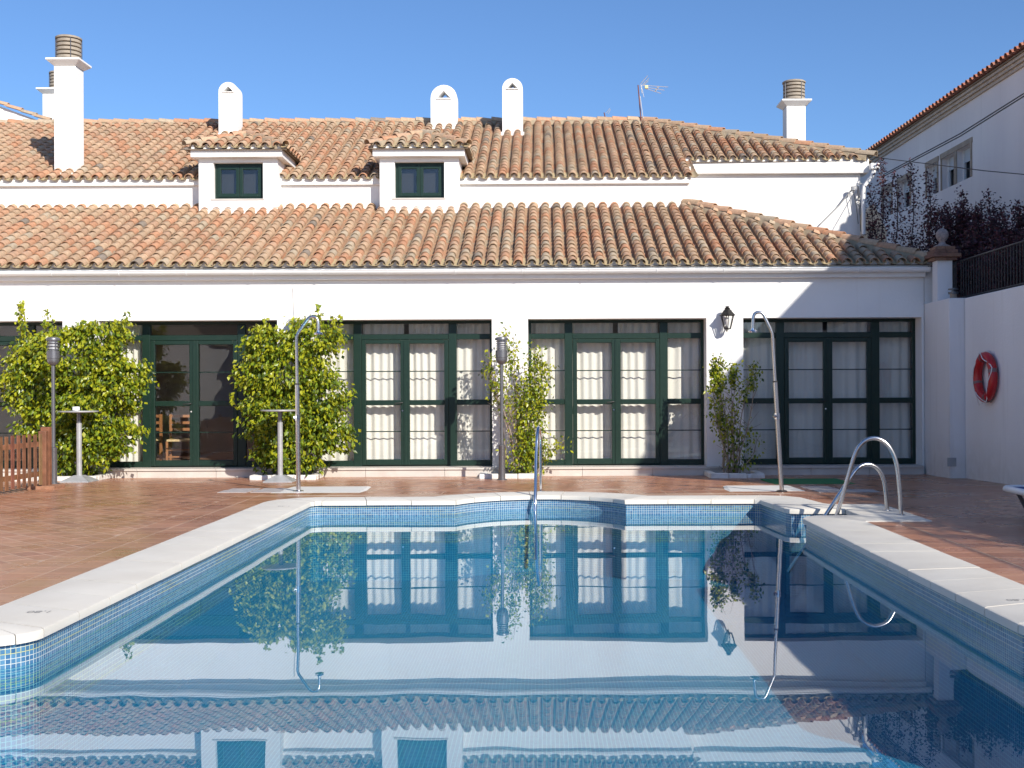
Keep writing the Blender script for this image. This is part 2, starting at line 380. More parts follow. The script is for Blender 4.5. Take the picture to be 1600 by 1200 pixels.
def mark(txt, x, y, rz, size=.09):
    cu = bpy.data.curves.new('depth_mark', 'FONT'); cu.body = txt; cu.size = size; cu.align_x = 'CENTER'
    cu.materials.append(M['mark']); o = bpy.data.objects.new('tmp', cu); C.objects.link(o)
    me = bpy.data.meshes.new_from_object(o); bpy.data.objects.remove(o)
    me.materials.clear(); me.materials.append(M['mark'])
    o = bpy.data.objects.new('depth_mark', me); C.objects.link(o); o.parent = pool; o.matrix_parent_inverse = Matrix.Translation((0,-10,0))
    o.location = (x, y, CT+.0022); o.rotation_euler = (0, 0, rz)
mark('1,80', -3.08, 7.25, R(180)); mark('1,40', -3.05, 13.9, R(180)); mark('1,80', 2.98, 7.5, R(180), .08)

# ------------------------------------------------------------------ paving
terr = empty('terrace_paving', (0, 12, 0), kind='structure')
def clip(poly, x0, x1, y0, y1):
    def cut(P, f):
        out = []
        for i in range(len(P)):
            a, b = P[i], P[(i+1) % len(P)]; fa, fb = f(a), f(b)
            if fa >= 0: out.append(a)
            if (fa >= 0) != (fb >= 0):
                t = fa/(fa-fb); out.append((a[0]+(b[0]-a[0])*t, a[1]+(b[1]-a[1])*t))
        return out
    for f in (lambda p: p[0]-x0, lambda p: x1-p[0], lambda p: p[1]-y0, lambda p: y1-p[1]):
        if len(poly) >= 3: poly = cut(poly, f)
    return poly
gb = MB()
for (x0,x1,y0,y1) in ((-13.5,-3.1,6.9,20.25),(-13.5,-4.62,-12,6.9),(-4.62,4.62,-12,3.15),(-3.1,-1.25,15.0,20.25),(1.15,3.1,15.0,20.25),(-1.25,1.15,15.36,20.25),(3.1,6.79,13.7,20.25),(3.1,6.79,6.9,12.2),(3.8,6.79,12.2,13.7),(4.62,6.79,-12,6.9)):
    ys = [y0] + [v for v in (15.4, 19.8) if y0 < v < y1] + [y1]
    for a, b in zip(ys, ys[1:]):
        gb.add([(x0,a,dz(a)-.0006),(x1,a,dz(a)-.0006),(x1,b,dz(b)-.0006),(x0,b,dz(b)-.0006)], [(0,1,2,3)])
gb.build('grout_bed', M['grout'], terr)
def pave_col(Yc):
    r = random.random()
    base = (.42,.19,.105) if r < .6 else ((.46,.225,.13) if r < .88 else (.36,.16,.092))
    k = random.uniform(.93, 1.06); return tuple(c*k for c in base)
plist = []
def in_pool(x, y, m):
    if -2.88-m < x < 2.72+m and 6.5-m < y < 14.55+m: return True
    if 2.6 < x < 3.4+m and 12.6-m < y < 13.3+m: return True
    if (x+.05)**2+(y-14.11)**2 < (1.137+m)**2: return True
    if -4.6-m < x < 4.6+m and 3.2-m < y < 6.5+m: return True
    return False
def piece(poly, gap=.014):
    if len(poly) < 3: return
    cx = sum(p[0] for p in poly)/len(poly); cy = sum(p[1] for p in poly)/len(poly)
    ar = .5*abs(sum(poly[i][0]*poly[(i+1)%len(poly)][1]-poly[(i+1)%len(poly)][0]*poly[i][1] for i in range(len(poly))))
    if ar < .0006: return
    for p in poly:
        if in_pool(p[0], p[1], .06): return
    r = math.sqrt(ar); f = max(.5, 1-gap/r)
    poly = [(cx+(p[0]-cx)*f, cy+(p[1]-cy)*f) for p in poly]
    vis = cy > 5 and -850/F-.01 < cx/cy < 750/F+.01
    plist.append((ar/cy**3 if vis else 0, cx, cy, poly))
def field(x0,x1,y0,y1, sgn, a=.30, b=.20):
    c, s = math.cos(R(45)), math.sin(R(45))*sgn
    ex = Vector((c, -s)); ey = Vector((s, c))
    N = int(30/b); K = int(34/a)
    for j in range(-N, N):
        off = (j % 2)*a*.5
        for i in range(-K, K):
            u0, v0 = i*a+off, j*b
            P = [Vector((x0,y1))+ex*u+ey*v for u, v in ((u0,v0),(u0+a,v0),(u0+a,v0+b),(u0,v0+b))]
            if max(p.x for p in P) < x0 or min(p.x for p in P) > x1 or max(p.y for p in P) < y0 or min(p.y for p in P) > y1: continue
            piece(clip([(p.x,p.y) for p in P], x0,x1,y0,y1))
def rows_y(xa, xb, y0, y1, l):
    n = round((y1-y0)/l)
    for k in range(n): piece([(xa,y0+k*l),(xb,y0+k*l),(xb,y0+(k+1)*l),(xa,y0+(k+1)*l)])
field(-12.5,-4.03,7.35,20.2,1); field(3.97,6.77,7.35,20.2,-1); field(-4.03,3.97,16.35,20.2,1)
field(-12.5,-5.5,-2,7.35,1,.4,.3); field(5.5,6.77,-2,7.35,-1,.4,.3)
rows_y(-3.73,-3.36,7.35,15.75,.30); rows_y(-4.03,-3.73,7.35,16.05,.30)
rows_y(3.2,3.60,7.35,16.05,.30); rows_y(3.60,3.97,7.35,16.05,.30)
for k in range(27):
    x = -4.03+k*.2963
    piece([(x,16.05),(x+.2963,16.05),(x+.2963,16.35),(x,16.35)])
    if -13 < x and x < 3.7: 
        piece([(x,15.7),(x+.2963,15.7),(x+.2963,16.05),(x,16.05)])
        piece([(x,15.3),(x+.2963,15.3),(x+.2963,15.7),(x,15.7)]); piece([(x,14.9),(x+.2963,14.9),(x+.2963,15.3),(x,15.3)])
for k in range(30):
    x = -12+k*.4
    if x < -3.6 or True: piece([(x,7.05),(x+.4,7.05),(x+.4,7.35),(x,7.35)])
# drop duplicates where border strips and corner rows meet
seen = {}; uniq = []
for p in plist:
    k = (round(p[1],1), round(p[2],1))
    dup = any((abs(q[1]-p[1]) < .1 and abs(q[2]-p[2]) < .1) for kk in [(round(k[0]+a,1), round(k[1]+b,1)) for a in (-.1,0,.1) for b in (-.1,0,.1)] for q in seen.get(kk, []))
    if dup: continue
    seen.setdefault(k, []).append(p); uniq.append(p)
uniq.sort(key=lambda p: -p[0])
def slab(mb, poly, cx, cy, zj, tint=None):
    n = len(poly); t = [(p[0], p[1], dz(p[1])+zj) for p in poly]; b = [(p[0]*1.0, p[1], dz(p[1])-.008) for p in poly]
    mb.add(t+b, [tuple(range(n))]+[(i, i+n, (i+1)%n+n, (i+1)%n) for i in range(n)], tint)
stuff = MB()
for i, (ar, cx, cy, poly) in enumerate(uniq):
    zj = random.uniform(0, .0004)
    if i < 290:
        mb = MB(); slab(mb, poly, cx, cy, zj); o = mb.build('paving_tile', M['pave_part'], terr); o.color = (*pave_col(cy), 1)
    else: slab(stuff, poly, cx, cy, zj, pave_col(cy))
tag(stuff.build('paving_tiles', M['pave_stuff'], terr), kind='stuff')
gr = MB().add([(-300,-300,-1.6),(300,-300,-1.6),(300,300,-1.6),(-300,300,-1.6)], [(0,1,2,3)]).build('ground', M['earth']); tag(gr, kind='structure')

# ------------------------------------------------------------------ hotel building: facade
FY = 20.30; RY = 20.65
hotel = empty('hotel_building', (0, 22, 0), 'long white two storey building with terracotta roofs, dormers and green french windows behind the pool', 'building')
def wall_grid(xs, zs, solid, y0, y1):
    mb = MB(); nx, nz = len(xs)-1, len(zs)-1
    S = lambda i, k: 0 <= i < nx and 0 <= k < nz and solid((xs[i]+xs[i+1])/2, (zs[k]+zs[k+1])/2)
    for i in range(nx):
        for k in range(nz):
            if not S(i,k): continue
            a, b, c, d = xs[i], xs[i+1], zs[k], zs[k+1]
            mb.add([(a,y0,c),(b,y0,c),(b,y0,d),(a,y0,d)], [(0,1,2,3)]); mb.add([(a,y1,c),(b,y1,c),(b,y1,d),(a,y1,d)], [(3,2,1,0)])
            if not S(i-1,k): mb.add([(a,y0,c),(a,y1,c),(a,y1,d),(a,y0,d)], [(3,2,1,0)])
            if not S(i+1,k): mb.add([(b,y0,c),(b,y1,c),(b,y1,d),(b,y0,d)], [(0,1,2,3)])
            if not S(i,k-1): mb.add([(a,y0,c),(b,y0,c),(b,y1,c),(a,y1,c)], [(3,2,1,0)])
            if not S(i,k+1): mb.add([(a,y0,d),(b,y0,d),(b,y1,d),(a,y1,d)], [(0,1,2,3)])
    return mb
LEFTS = [-11.31, -7.63, -3.95, -.27, 3.42]; BW = 3.06; TOP = 2.69
xs = sorted([-14.0, 6.52] + LEFTS + [l+BW for l in LEFTS])
wall_grid(xs, [0, .02, TOP, 3.60], lambda x, z: not (.02 < z < TOP and any(l < x < l+BW for l in LEFTS)), FY, RY+.01).build('front_wall', M['stucco'], hotel)
mb = MB(); mb.box(-14,6.52,FY-.11,FY-.001,3.37,3.565); mb.build('cornice', M['stucco'], hotel, bevel=.01)
# step of marble slabs
x = -12.2
while x < 6.4:
    L = random.choice([1.0,1.2,1.35]); x2 = min(x+L, 6.47)
    mb = MB(); mb.box(x+.003,x2-.003,FY-.10,FY-.002,-.01,.115); mb.box(x+.002,x2-.002,FY-.125,FY-.001,.118,.152); mb.build('step_slab', M['marble'], hotel); x = x2
for l in LEFTS:
    mb = MB(); mb.box(l+.002,l+BW-.002,FY+.001,RY+.12,.03,.150); mb.build('threshold', M['marble'], hotel)
# gutter
mb = MB(); gx0, gx1 = -14, 6.56; gy, gz, gr_ = FY-.19, 3.515, .072; seg = 10
for rr in (gr_, gr_-.006):
    vs = []
    for x in (gx0, gx1):
        for k in range(seg+1):
            a = math.pi + math.pi*k/seg; vs.append((x, gy+rr*math.cos(a), gz+rr*math.sin(a)))
    mb.add(vs, [(k, k+1, seg+1+k+1, seg+1+k) for k in range(seg)])
mb.tube([(gx0,gy-gr_,gz),(gx1,gy-gr_,gz)], .009, 6)
mb.lathe(0,0,[(0,0)]*2,3) if False else None
for x in (gx1,): mb.add([(x, gy+gr_*math.cos(math.pi+math.pi*k/seg), gz+gr_*math.sin(math.pi+math.pi*k/seg)) for k in range(seg+1)], [tuple(range(seg+1))])
gut = mb.build('gutter', M['gutter'], hotel, smooth='auto')
x = -12.9
while x < 6.5:
    mb = MB(); pts = [(x, gy+(gr_+.004)*math.cos(math.pi+math.pi*k/8), gz+(gr_+.004)*math.sin(math.pi+math.pi*k/8)) for k in range(9)]
    mb.tube(pts, .006, 5); mb.build('gutter_bracket', M['gutter'], gut); x += 1.14

# french windows
Z0, Z1, Z2, Z3, Z4 = .152, TOP, 2.635, 2.455, 2.36
def french(l, handles):
    fw = empty('french_window', (l+BW/2, RY, .15)); fw.parent = hotel; fw.matrix_parent_inverse = Matrix.Translation((0,-22,0))
    fy0, fy1 = RY-.005, RY+.065
    m1, m2 = l+.70, l+BW-.70; cx = l+BW/2; hw = .07
    mb = MB()
    mb.box(l+.001,l+.052,fy0,fy1,Z0,Z1-.001); mb.box(l+BW-.052,l+BW-.001,fy0,fy1,Z0,Z1-.001)
    mb.box(l+.052,l+BW-.052,fy0,fy1,Z2,Z1-.001)
    for m in (m1, m2): mb.box(m-hw,m+hw,fy0-.012,fy1,Z0,Z2)
    for a, b in ((l+.052,m1-hw),(m1+hw,m2-hw),(m2+hw,l+BW-.052)):
        mb.box(a,b,fy0,fy1,Z4,Z3)
    for a, b in ((l+.052,m1-hw),(m2+hw,l+BW-.052)):
        mb.box(a,b,fy0,fy1,Z0,Z0+.10); mb.box(a,b,fy0,fy1,1.215,1.31)
    mb.box(m1+hw,m2-hw,fy0+.01,fy1,Z0,Z0+.018)
    mb.build('frame', M['green'], fw, bevel=.006)
    g = RY+.03
    def pane(a, b, c, d): MB().box(a-.004,b+.004,g,g+.006,c-.004,d+.004).build('pane', M['glass'], fw)
    for a, b in ((l+.052,m1-hw),(m1+hw,m2-hw),(m2+hw,l+BW-.052)): pane(a,b,Z3,Z2)
    for a, b in ((l+.052,m1-hw),(m2+hw,l+BW-.052)):
        pane(a,b,Z0+.10,1.215); pane(a,b,1.31,Z4)
        for z in (.757, 1.806): MB().box(a,b,g-.012,g-.002,z-.009,z+.009).build('glazing_bar', M['green'], fw)
    for a, b, hs in ((m1+hw+.003,cx-.004,1),(cx+.004,m2-hw-.003,-1)):
        st = .075; y0, y1 = RY-.022, RY+.05
        mb = MB(); mb.box(a,a+st,y0,y1,Z0+.02,Z4-.004); mb.box(b-st,b,y0,y1,Z0+.02,Z4-.004)
        mb.box(a+st,b-st,y0,y1,Z4-.004-.07,Z4-.004); mb.box(a+st,b-st,y0,y1,1.215,1.305); mb.box(a+st,b-st,y0,y1,Z0+.02,Z0+.12)
        mb.build('door_leaf', M['green'], fw, bevel=.008)
        pane(a+st,b-st,Z0+.12,1.215); pane(a+st,b-st,1.305,Z4-.074)
        for z in (.757, 1.806): MB().box(a+st,b-st,g-.012,g-.002,z-.009,z+.009).build('glazing_bar', M['green'], fw)
    mb = MB(); mb.box(cx-.022,cx+.022,RY-.034,RY-.0225,Z0+.022,Z4-.006); mb.build('cover_strip', M['green'], fw, bevel=.004)
    if handles:
        mb = MB(); mb.tube([(cx-.045,RY-.024,1.26),(cx-.045,RY-.075,1.26),(cx-.06,RY-.08,1.26),(cx-.17,RY-.08,1.25)], .009, 8); mb.build('handle', M['dark_metal'], fw, smooth='auto')
        mb = MB(); mb.tube([(cx-.045,RY-.0225,1.12),(cx-.045,RY-.03,1.12)], .014, 10); mb.build('lock', M['chrome'], fw)
for i, l in enumerate(LEFTS): french(l, True)
# room behind the glass
mb = MB(); mb.add([(-14,FY+.4,.14),(6.5,FY+.4,.14),(6.5,26,.14),(-14,26,.14)], [(0,1,2,3)]); mb.build('room_floor', M['wood_floor'], hotel)
mb = MB()
mb.add([(-14,26,.14),(6.5,26,.14),(6.5,26,3.2),(-14,26,3.2)], [(0,1,2,3)])
mb.add([(-14,RY+.05,2.9),(6.5,RY+.05,2.9),(6.5,26,2.9),(-14,26,2.9)], [(0,1,2,3)])
for x in (-14, 6.5, -4.2): mb.add([(x,RY+.08,.14),(x,26,.14),(x,26,3.0),(x,RY+.08,3.0)], [(0,1,2,3)])
mb.build('room_wall', M['interior'], hotel)
MB().box(6.53,6.70,20.3,26,0,3.55).build('side_wall', M['stucco'], hotel)

# ------------------------------------------------------------------ roofs
def tcol(X, part=0):
    r = random.random(); red = .34 if X < -3.5 else .20
    if r < red*.7: c = (.52,.27,.155)
    elif r < red+.38: c = (.51,.345,.22)
    elif r < red+.62: c = (.51,.315,.20)
    elif r < .990: c = (.47,.37,.26)
    else: c = (.26,.21,.165)
    k = random.uniform(.88,1.1); return tuple(v*k for v in c)
def arc_tile(cover=True, seg=8, L=.40, r0=.083, r1=.068, th=.011):
    """u along the slope (0 = lower end), v across, n up"""
    vs = []; fs = []
    for (u, r, dn) in ((0, r0, .022), (L, r1, -.004)):
        for rr in (r, r-th):
            for k in range(seg+1):
                a = math.pi*k/seg if cover else math.pi+R(18)+(math.pi-R(36))*k/seg
                if cover: vs.append((u, -rr*math.cos(a), .012+dn+rr*math.sin(a)))
                else:
                    q = rr if rr == r else rr
                    vs.append((u, q*math.cos(a)*1.12, r0*.72+dn*.5+q*math.sin(a)*.72))
    n = seg+1
    for k in range(seg):
        fs.append((k, k+1, 2*n+k+1, 2*n+k)); fs.append((n+k+1, n+k, 3*n+k, 3*n+k+1)); fs.append((k+1, k, n+k, n+k+1))
    fs.append((0, 2*n, 3*n, n)); fs.append((seg, n+seg, 3*n+seg, 2*n+seg))
    return np.array(vs), fs
COV = arc_tile(True, 8); PAN = arc_tile(False, 6, r0=.085, r1=.072)
def place(tpl, org, U, V, N, jit=True, scale=1):
    vs = tpl[0]*scale
    if jit:
        a = random.gauss(0,.022); b = random.gauss(0,.012)
        v2 = vs.copy(); v2[:,1] += vs[:,0]*a; v2[:,2] += vs[:,0]*b + random.uniform(0,.006); vs = v2
    return np.outer(vs[:,0],U)+np.outer(vs[:,1],V)+np.outer(vs[:,2],N)+np.array(org)
def tiles(roof, y0, z0, slope, x0, x1, keep, nrows, mb, exp=.245, pitch=.232, parts_rows=0, mesh=None, yspan=None, first=None):
    U = np.array([0,1,slope])/math.hypot(1,slope); V = np.array([1.,0,0]); N = np.array([0,-slope,1])/math.hypot(1,slope)
    nc = int((x1-x0)/pitch); cnt = 0
    for c in range(nc+1):
        X = x0+pitch*(c+.5); wob = random.uniform(-.006,.006)
        for r in range(nrows):
            u = r*exp + random.uniform(-.010,.010) - (random.uniform(.02,.06) if random.random() < .012 and r else 0)
            O = np.array([X+wob*math.sin(r*.5),y0,z0])+U*u; ctr = O+U*.15
            if keep(ctr[0], ctr[1]):
                px = PX+F*O[0]/O[1]
                if parts_rows and r < parts_rows and -12 < px < 1470 and cnt < 296:
                    vs = place(COV, (0,0,0), U, V, N); m2 = MB().add(vs, COV[1]); o = m2.build('roof_tile', M['roof_part'], roof, smooth='auto')
                    o.delta_location = tuple(O); o.color = (*tcol(X),1); cnt += 1
                else: mb.add(place(COV, O, U, V, N), COV[1], tcol(X))
            O2 = O + V*pitch*.5; c2 = O2+U*.15
            if keep(c2[0], c2[1]) or keep(c2[0]-.1, c2[1]): 
                t = tcol(X); yel = (.42,.33,.19) if r == 0 else (t[0]*.72,t[1]*.69,t[2]*.66)  # pans above the eave row darkened: valley shade put into their colour
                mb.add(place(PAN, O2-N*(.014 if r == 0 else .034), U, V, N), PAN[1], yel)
def plugs(x0, x1, y, z, xlim, parent, pitch=.232):
    mb = MB(); N = 8; k = int((x1-x0)/pitch)
    for c in range(k+1):
        X = x0+pitch*(c+.5)
        if X > xlim: break
        mb.add([(X-.072,y,z-.02)]+[(X-.072*math.cos(math.pi*i/N),y,z+.03+.066*math.sin(math.pi*i/N)) for i in range(N+1)]+[(X+.072,y,z-.02)], [tuple(range(N+3))[::-1]])
    tag(mb.build('mortar_plugs', M['stucco'], parent), kind='stuff')
def side_tiles(mb, x0, z0, slope, y0, y1, keep, nrows, sx, exp=.245, pitch=.232):
    """slope facing +x (sx=-1 goes up toward -x) or facing -x (sx=+1)"""
    U = np.array([sx,0,slope])/math.hypot(1,slope); V = np.array([0,1.*(-sx) if False else 1.,0]); N = np.array([-sx*slope,0,1])/math.hypot(1,slope)
    for c in range(int((y1-y0)/pitch)+1):
        Y = y0+pitch*(c+.5)
        for r in range(nrows):
            O = np.array([x0,Y,z0])+U*(r*exp+random.uniform(-.008,.008)); ctr = O+U*.15
            if keep(ctr[0], ctr[1]):
                mb.add(place(COV, O, U, V, N), COV[1], tcol(x0))
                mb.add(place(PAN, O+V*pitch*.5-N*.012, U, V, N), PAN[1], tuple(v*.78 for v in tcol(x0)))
def ridge(mb, p0, p1, mortar, r=.105, lift=.05, L=.36):
    p0 = Vector(p0); p1 = Vector(p1); d = (p1-p0); n = max(1, int(d.length/L)); U = d.normalized(); V = U.cross(Vector((0,0,1))).normalized(); N = V.cross(U)
    tp = arc_tile(True, 8, L*1.18, r, r*.86, .012)
    for k in range(n):
        O = p0+U*(k*d.length/n)+N*lift
        mb.add(place(tp, tuple(O), np.array(U), np.array(V), np.array(N)), tp[1], tcol(0))
    p0 = p0+U*.16
    a = [p0-V*.14, p1-V*.14, p1+V*.14, p0+V*.14]; h = N*(lift+.04)
    mortar.add([tuple(q-N*.06) for q in a]+[tuple(q+h+(V*.055 if i < 2 else -V*.055)) for i, q in enumerate(a)], [(4,5,6,7),(0,1,5,4),(1,2,6,5),(2,3,7,6),(3,0,4,7)])
# lower roof
LY, LZ, LS = 20.05, 3.575, .421; XR = 6.60; LT = 23.80
ztop = LZ+LS*(LT-LY)
lower = MB()
xt = XR-(LT-LY)
zf = lambda y: LZ+LS*(y-LY)-.035
lower.add([(-14,LY+.05,zf(LY+.05)),(XR,LY+.05,zf(LY+.05)),(xt,LT,zf(LT)),(-14,LT,zf(LT))], [(0,1,2,3)])
lower.add([(XR,LY+.05,zf(LY+.05)),(XR,27,zf(LY+.05)),(xt,27,zf(LT)),(xt,LT,zf(LT))], [(0,1,2,3)])
lower.add([(-14,LY+.2,zf(LY+.2)-.03),(XR,LY+.2,zf(LY+.2)-.03),(XR,21,3.4),(-14,21,3.4)], [(0,1,2,3)])
lroof = lower.build('lower_roof', M['mortar'], hotel)
mb = MB(); mort = MB()
tiles(lroof, LY, LZ, LS, -14, XR, lambda x, y: x < XR-(y-LY)-.02 and y < LT+.1, 17, mb, exp=.246, parts_rows=4)
side_tiles(mb, XR+.02, LZ, LS, 20.05, 26.5, lambda x, y: (XR-x) < (y-LY)-.02, 17, -1)
ridge(mb, (XR+.03,LY-.02,LZ), (xt,LT,ztop), mort)
tag(mb.build('roof_tiles', M['roof_stuff'], lroof, smooth='auto'), kind='stuff')
mort.build('hip_mortar', M['ridge_mortar'], lroof)
# eave mortar between the tiles and the cornice
MB().box(-14,6.52,FY-.108,FY+.2,3.567,3.61).build('eave_mortar', M['stucco'], hotel)
MB().box(-14,6.54,LY+.085,FY-.112,3.50,3.578).build('eave_mortar', M['stucco'], hotel)
plugs(-14, XR, LY+.10, LZ, XR-.05, lroof)
# upper walls
UW = 23.77; XM = 2.90
UY, UZ, US = 23.63, 5.70, .46
mb = MB(); mb.box(-14,XM,UW,UW+.3,4.6,5.60); mb.build('upper_wall', M['stucco'], hotel)
mb = MB(); mb.box(-14,XM+.04,UW-.075,UW+.3,5.602,5.722); mb.build('upper_cornice', M['stucco'], hotel, bevel=.008)
MB().box(2.6,6.72,25.07,25.4,3.5,6.02).build('recessed_wall', M['stucco'], hotel)
MB().box(XM,XM+.002+.1,UW+.3,25.07,4,6.0).build('return_wall', M['stucco'], hotel)
MB().box(XM+.05,6.87,24.95,25.4,6.022,6.315).build('recessed_cornice', M['stucco'], hotel, bevel=.008)
MB().box(6.4,6.72,25.4,33,3.5,6.3).build('end_wall', M['stucco'], hotel)
# upper roof
Yr = 28.3; Zr = UZ+US*(Yr-UY); RYE = 24.9; RZE = UZ+US*(RYE-UY); XC = 6.95; XH = 2.38
zu = lambda y: UZ+US*(y-UY)-.035
up = MB()
up.add([(-16,UY+.06,zu(UY+.06)),(XM,UY+.06,zu(UY+.06)),(XM,RYE,zu(RYE)),(XC,RYE+.05,zu(RYE+.05)),(XH,Yr,zu(Yr)),(-16,Yr,zu(Yr))], [(0,1,2,3,4,5)])
up.add([(XC,RYE+.05,zu(RYE)),(XC,32,zu(RYE)),(XH,Yr,zu(Yr))], [(0,1,2)])
up.add([(XC,32,zu(RYE)),(-16,33,zu(UY)),(-16,Yr,zu(Yr)),(XH,Yr,zu(Yr))], [(0,1,2,3)])
up.add([(-16,UY+.06,zu(UY)-.04),(XM,UY+.06,zu(UY)-.04),(XM,24.3,5.62),(-16,24.3,5.62)], [(0,1,2,3)])
uroof = up.build('upper_roof', M['mortar'], hotel)
mb = MB(); mort = MB()
hipx = lambda y: XC-(XC-XH)*(y-RYE)/(Yr-RYE)
DORM = [(-6.81,-5.25), (-3.23,-1.66)]
def ukeep(x, y):
    if y > Yr-.02: return False
    if x > XM+.05 and y < RYE+.1: return False
    if y > RYE and x > hipx(y)-.02: return False
    for a, b in DORM:
        if a-.02 < x < b+.02 and y < 23.9: return False
    return True
tiles(uroof, UY, UZ, US, -16.008, XM+.06, ukeep, 21, mb)
u0 = (RYE-UY)*math.hypot(1,US)
tiles(uroof, RYE, RZE, US, XM+.05, XC, ukeep, 16, mb)
ridge(mb, (-16,Yr,Zr), (XH,Yr,Zr), mort, lift=.03); ridge(mb, (XC+.02,RYE-.02,RZE), (XH,Yr,Zr), mort)
tag(mb.build('roof_tiles', M['roof_stuff'], uroof, smooth='auto'), kind='stuff')
plugs(-16.008, XM+.06, UY+.058, UZ, XM, uroof); plugs(XM+.05, XC, RYE+.048, RZE, XC-.1, uroof)
mort.build('ridge_mortar', M['ridge_mortar'], uroof)
# dormers
def dormer(x0, x1):
    d = empty('dormer', ((x0+x1)/2, 23.5, 5)); d.parent = hotel; d.matrix_parent_inverse = Matrix.Translation((0,-22,0))
    cx = (x0+x1)/2; y0 = 23.42; wx0, wx1, wz0, wz1 = cx-.49, cx+.49, 5.285, 6.0
    wall_grid([x0, wx0, wx1, x1], [4.7, wz0, wz1, 6.08], lambda x, z: not (wx0 < x < wx1 and wz0 < z < wz1), y0, y0+.2).build('dormer_wall', M['stucco'], d)
    MB().box(x0,x0+.1,y0+.201,25.4,4.7,6.08).build('cheek', M['stucco'], d); MB().box(x1-.1,x1,y0+.201,25.4,4.7,6.08).build('cheek', M['stucco'], d)
    MB().box(x0-.12,x1+.12,y0-.15,25.3,6.082,6.238).build('dormer_cornice', M['stucco'], d, bevel=.01)
    MB().box(wx0-.05,wx1+.03,y0-.015,y0+.11,wz0-.028,wz0-.002).build('sill', M['marble'], d)
    mb = MB(); fy = y0+.12
    mb.box(wx0,wx0+.055,fy,fy+.06,wz0,wz1); mb.box(wx1-.055,wx1,fy,fy+.06,wz0,wz1)
    mb.box(wx0+.055,wx1-.055,fy,fy+.06,wz0,wz0+.05); mb.box(wx0+.055,wx1-.055,fy,fy+.06,wz1-.05,wz1)
    mb.build('window_frame', M['green'], d, bevel=.004)
    for a, b in ((wx0+.058, cx-.003), (cx+.003, wx1-.058)):
        mb = MB(); z0, z1 = wz0+.053, wz1-.053; y = fy-.02; s = .065
        mb.box(a,a+s,y,y+.05,z0,z1); mb.box(b-s,b,y,y+.05,z0,z1); mb.box(a+s,b-s,y,y+.05,z0,z0+s); mb.box(a+s,b-s,y,y+.05,z1-s,z1)
        mb.build('sash', M['green'], d, bevel=.004)
        MB().box(a+s-.003,b-s+.003,y+.022,y+.03,z0+s-.003,z1-s+.003).build('pane', M['glass'], d)
    MB().box(wx0-.02,wx1+.02,fy+.09,fy+.10,wz0-.1,wz1+.07).build('room_backing', M['black'], d)  # near-black sheet whose colour stands for the unlit room behind the glass
    # little hipped roof
    ex0, ex1, ey, ez = x0-.20, x1+.20, y0-.22, 6.245; hwid = (ex1-ex0)/2; s = .44; az_ = ez+s*hwid; yb = UY+(az_-UZ)/US
    rf = MB(); k = -.03
    rf.add([(ex0,ey,ez+k),(ex1,ey,ez+k),(cx,ey+hwid,az_+k)], [(0,1,2)])
    rf.add([(ex1,ey,ez+k),(ex1,25.0,ez+k),(cx,yb,az_+k),(cx,ey+hwid,az_+k)], [(0,1,2,3)])
    rf.add([(ex0,25.0,ez+k),(ex0,ey,ez+k),(cx,ey+hwid,az_+k),(cx,yb,az_+k)], [(0,1,2,3)])
    r_ = rf.build('dormer_roof', M['mortar'], d)
    plugs(ex0+.06, ex1-.1, ey+.06, ez, ex1-.15, d)
    mb = MB(); mo = MB()
    tiles(r_, ey, ez, s, ex0+.06, ex1-.1, lambda x, y: abs(x-cx) < hwid-(y-ey)+.02 , 4, mb)
    main = lambda x, y, z: z > UZ+US*(y-UY)
    for sx, xx in ((-1, ex1), (1, ex0)):
        side_tiles(mb, xx, ez, s, ey, yb, lambda x, y: (hwid-abs(x-cx)) < (y-ey)-.02 and (hwid-abs(x-cx)) <= hwid and ez+s*(hwid-abs(x-cx))+.06 > UZ+US*(y-UY), 4, sx)
        ridge(mb, (xx,ey,ez), (cx,ey+hwid,az_), mo, r=.09, lift=.03)
    ridge(mb, (cx,ey+hwid,az_), (cx,yb,az_), mo, r=.09, lift=.02)
    tag(mb.build('dormer_tiles', M['roof_stuff'], d, smooth='auto'), kind='stuff'); mo.build('dormer_mortar', M['ridge_mortar'], d)
for a, b in DORM: dormer(a, b)
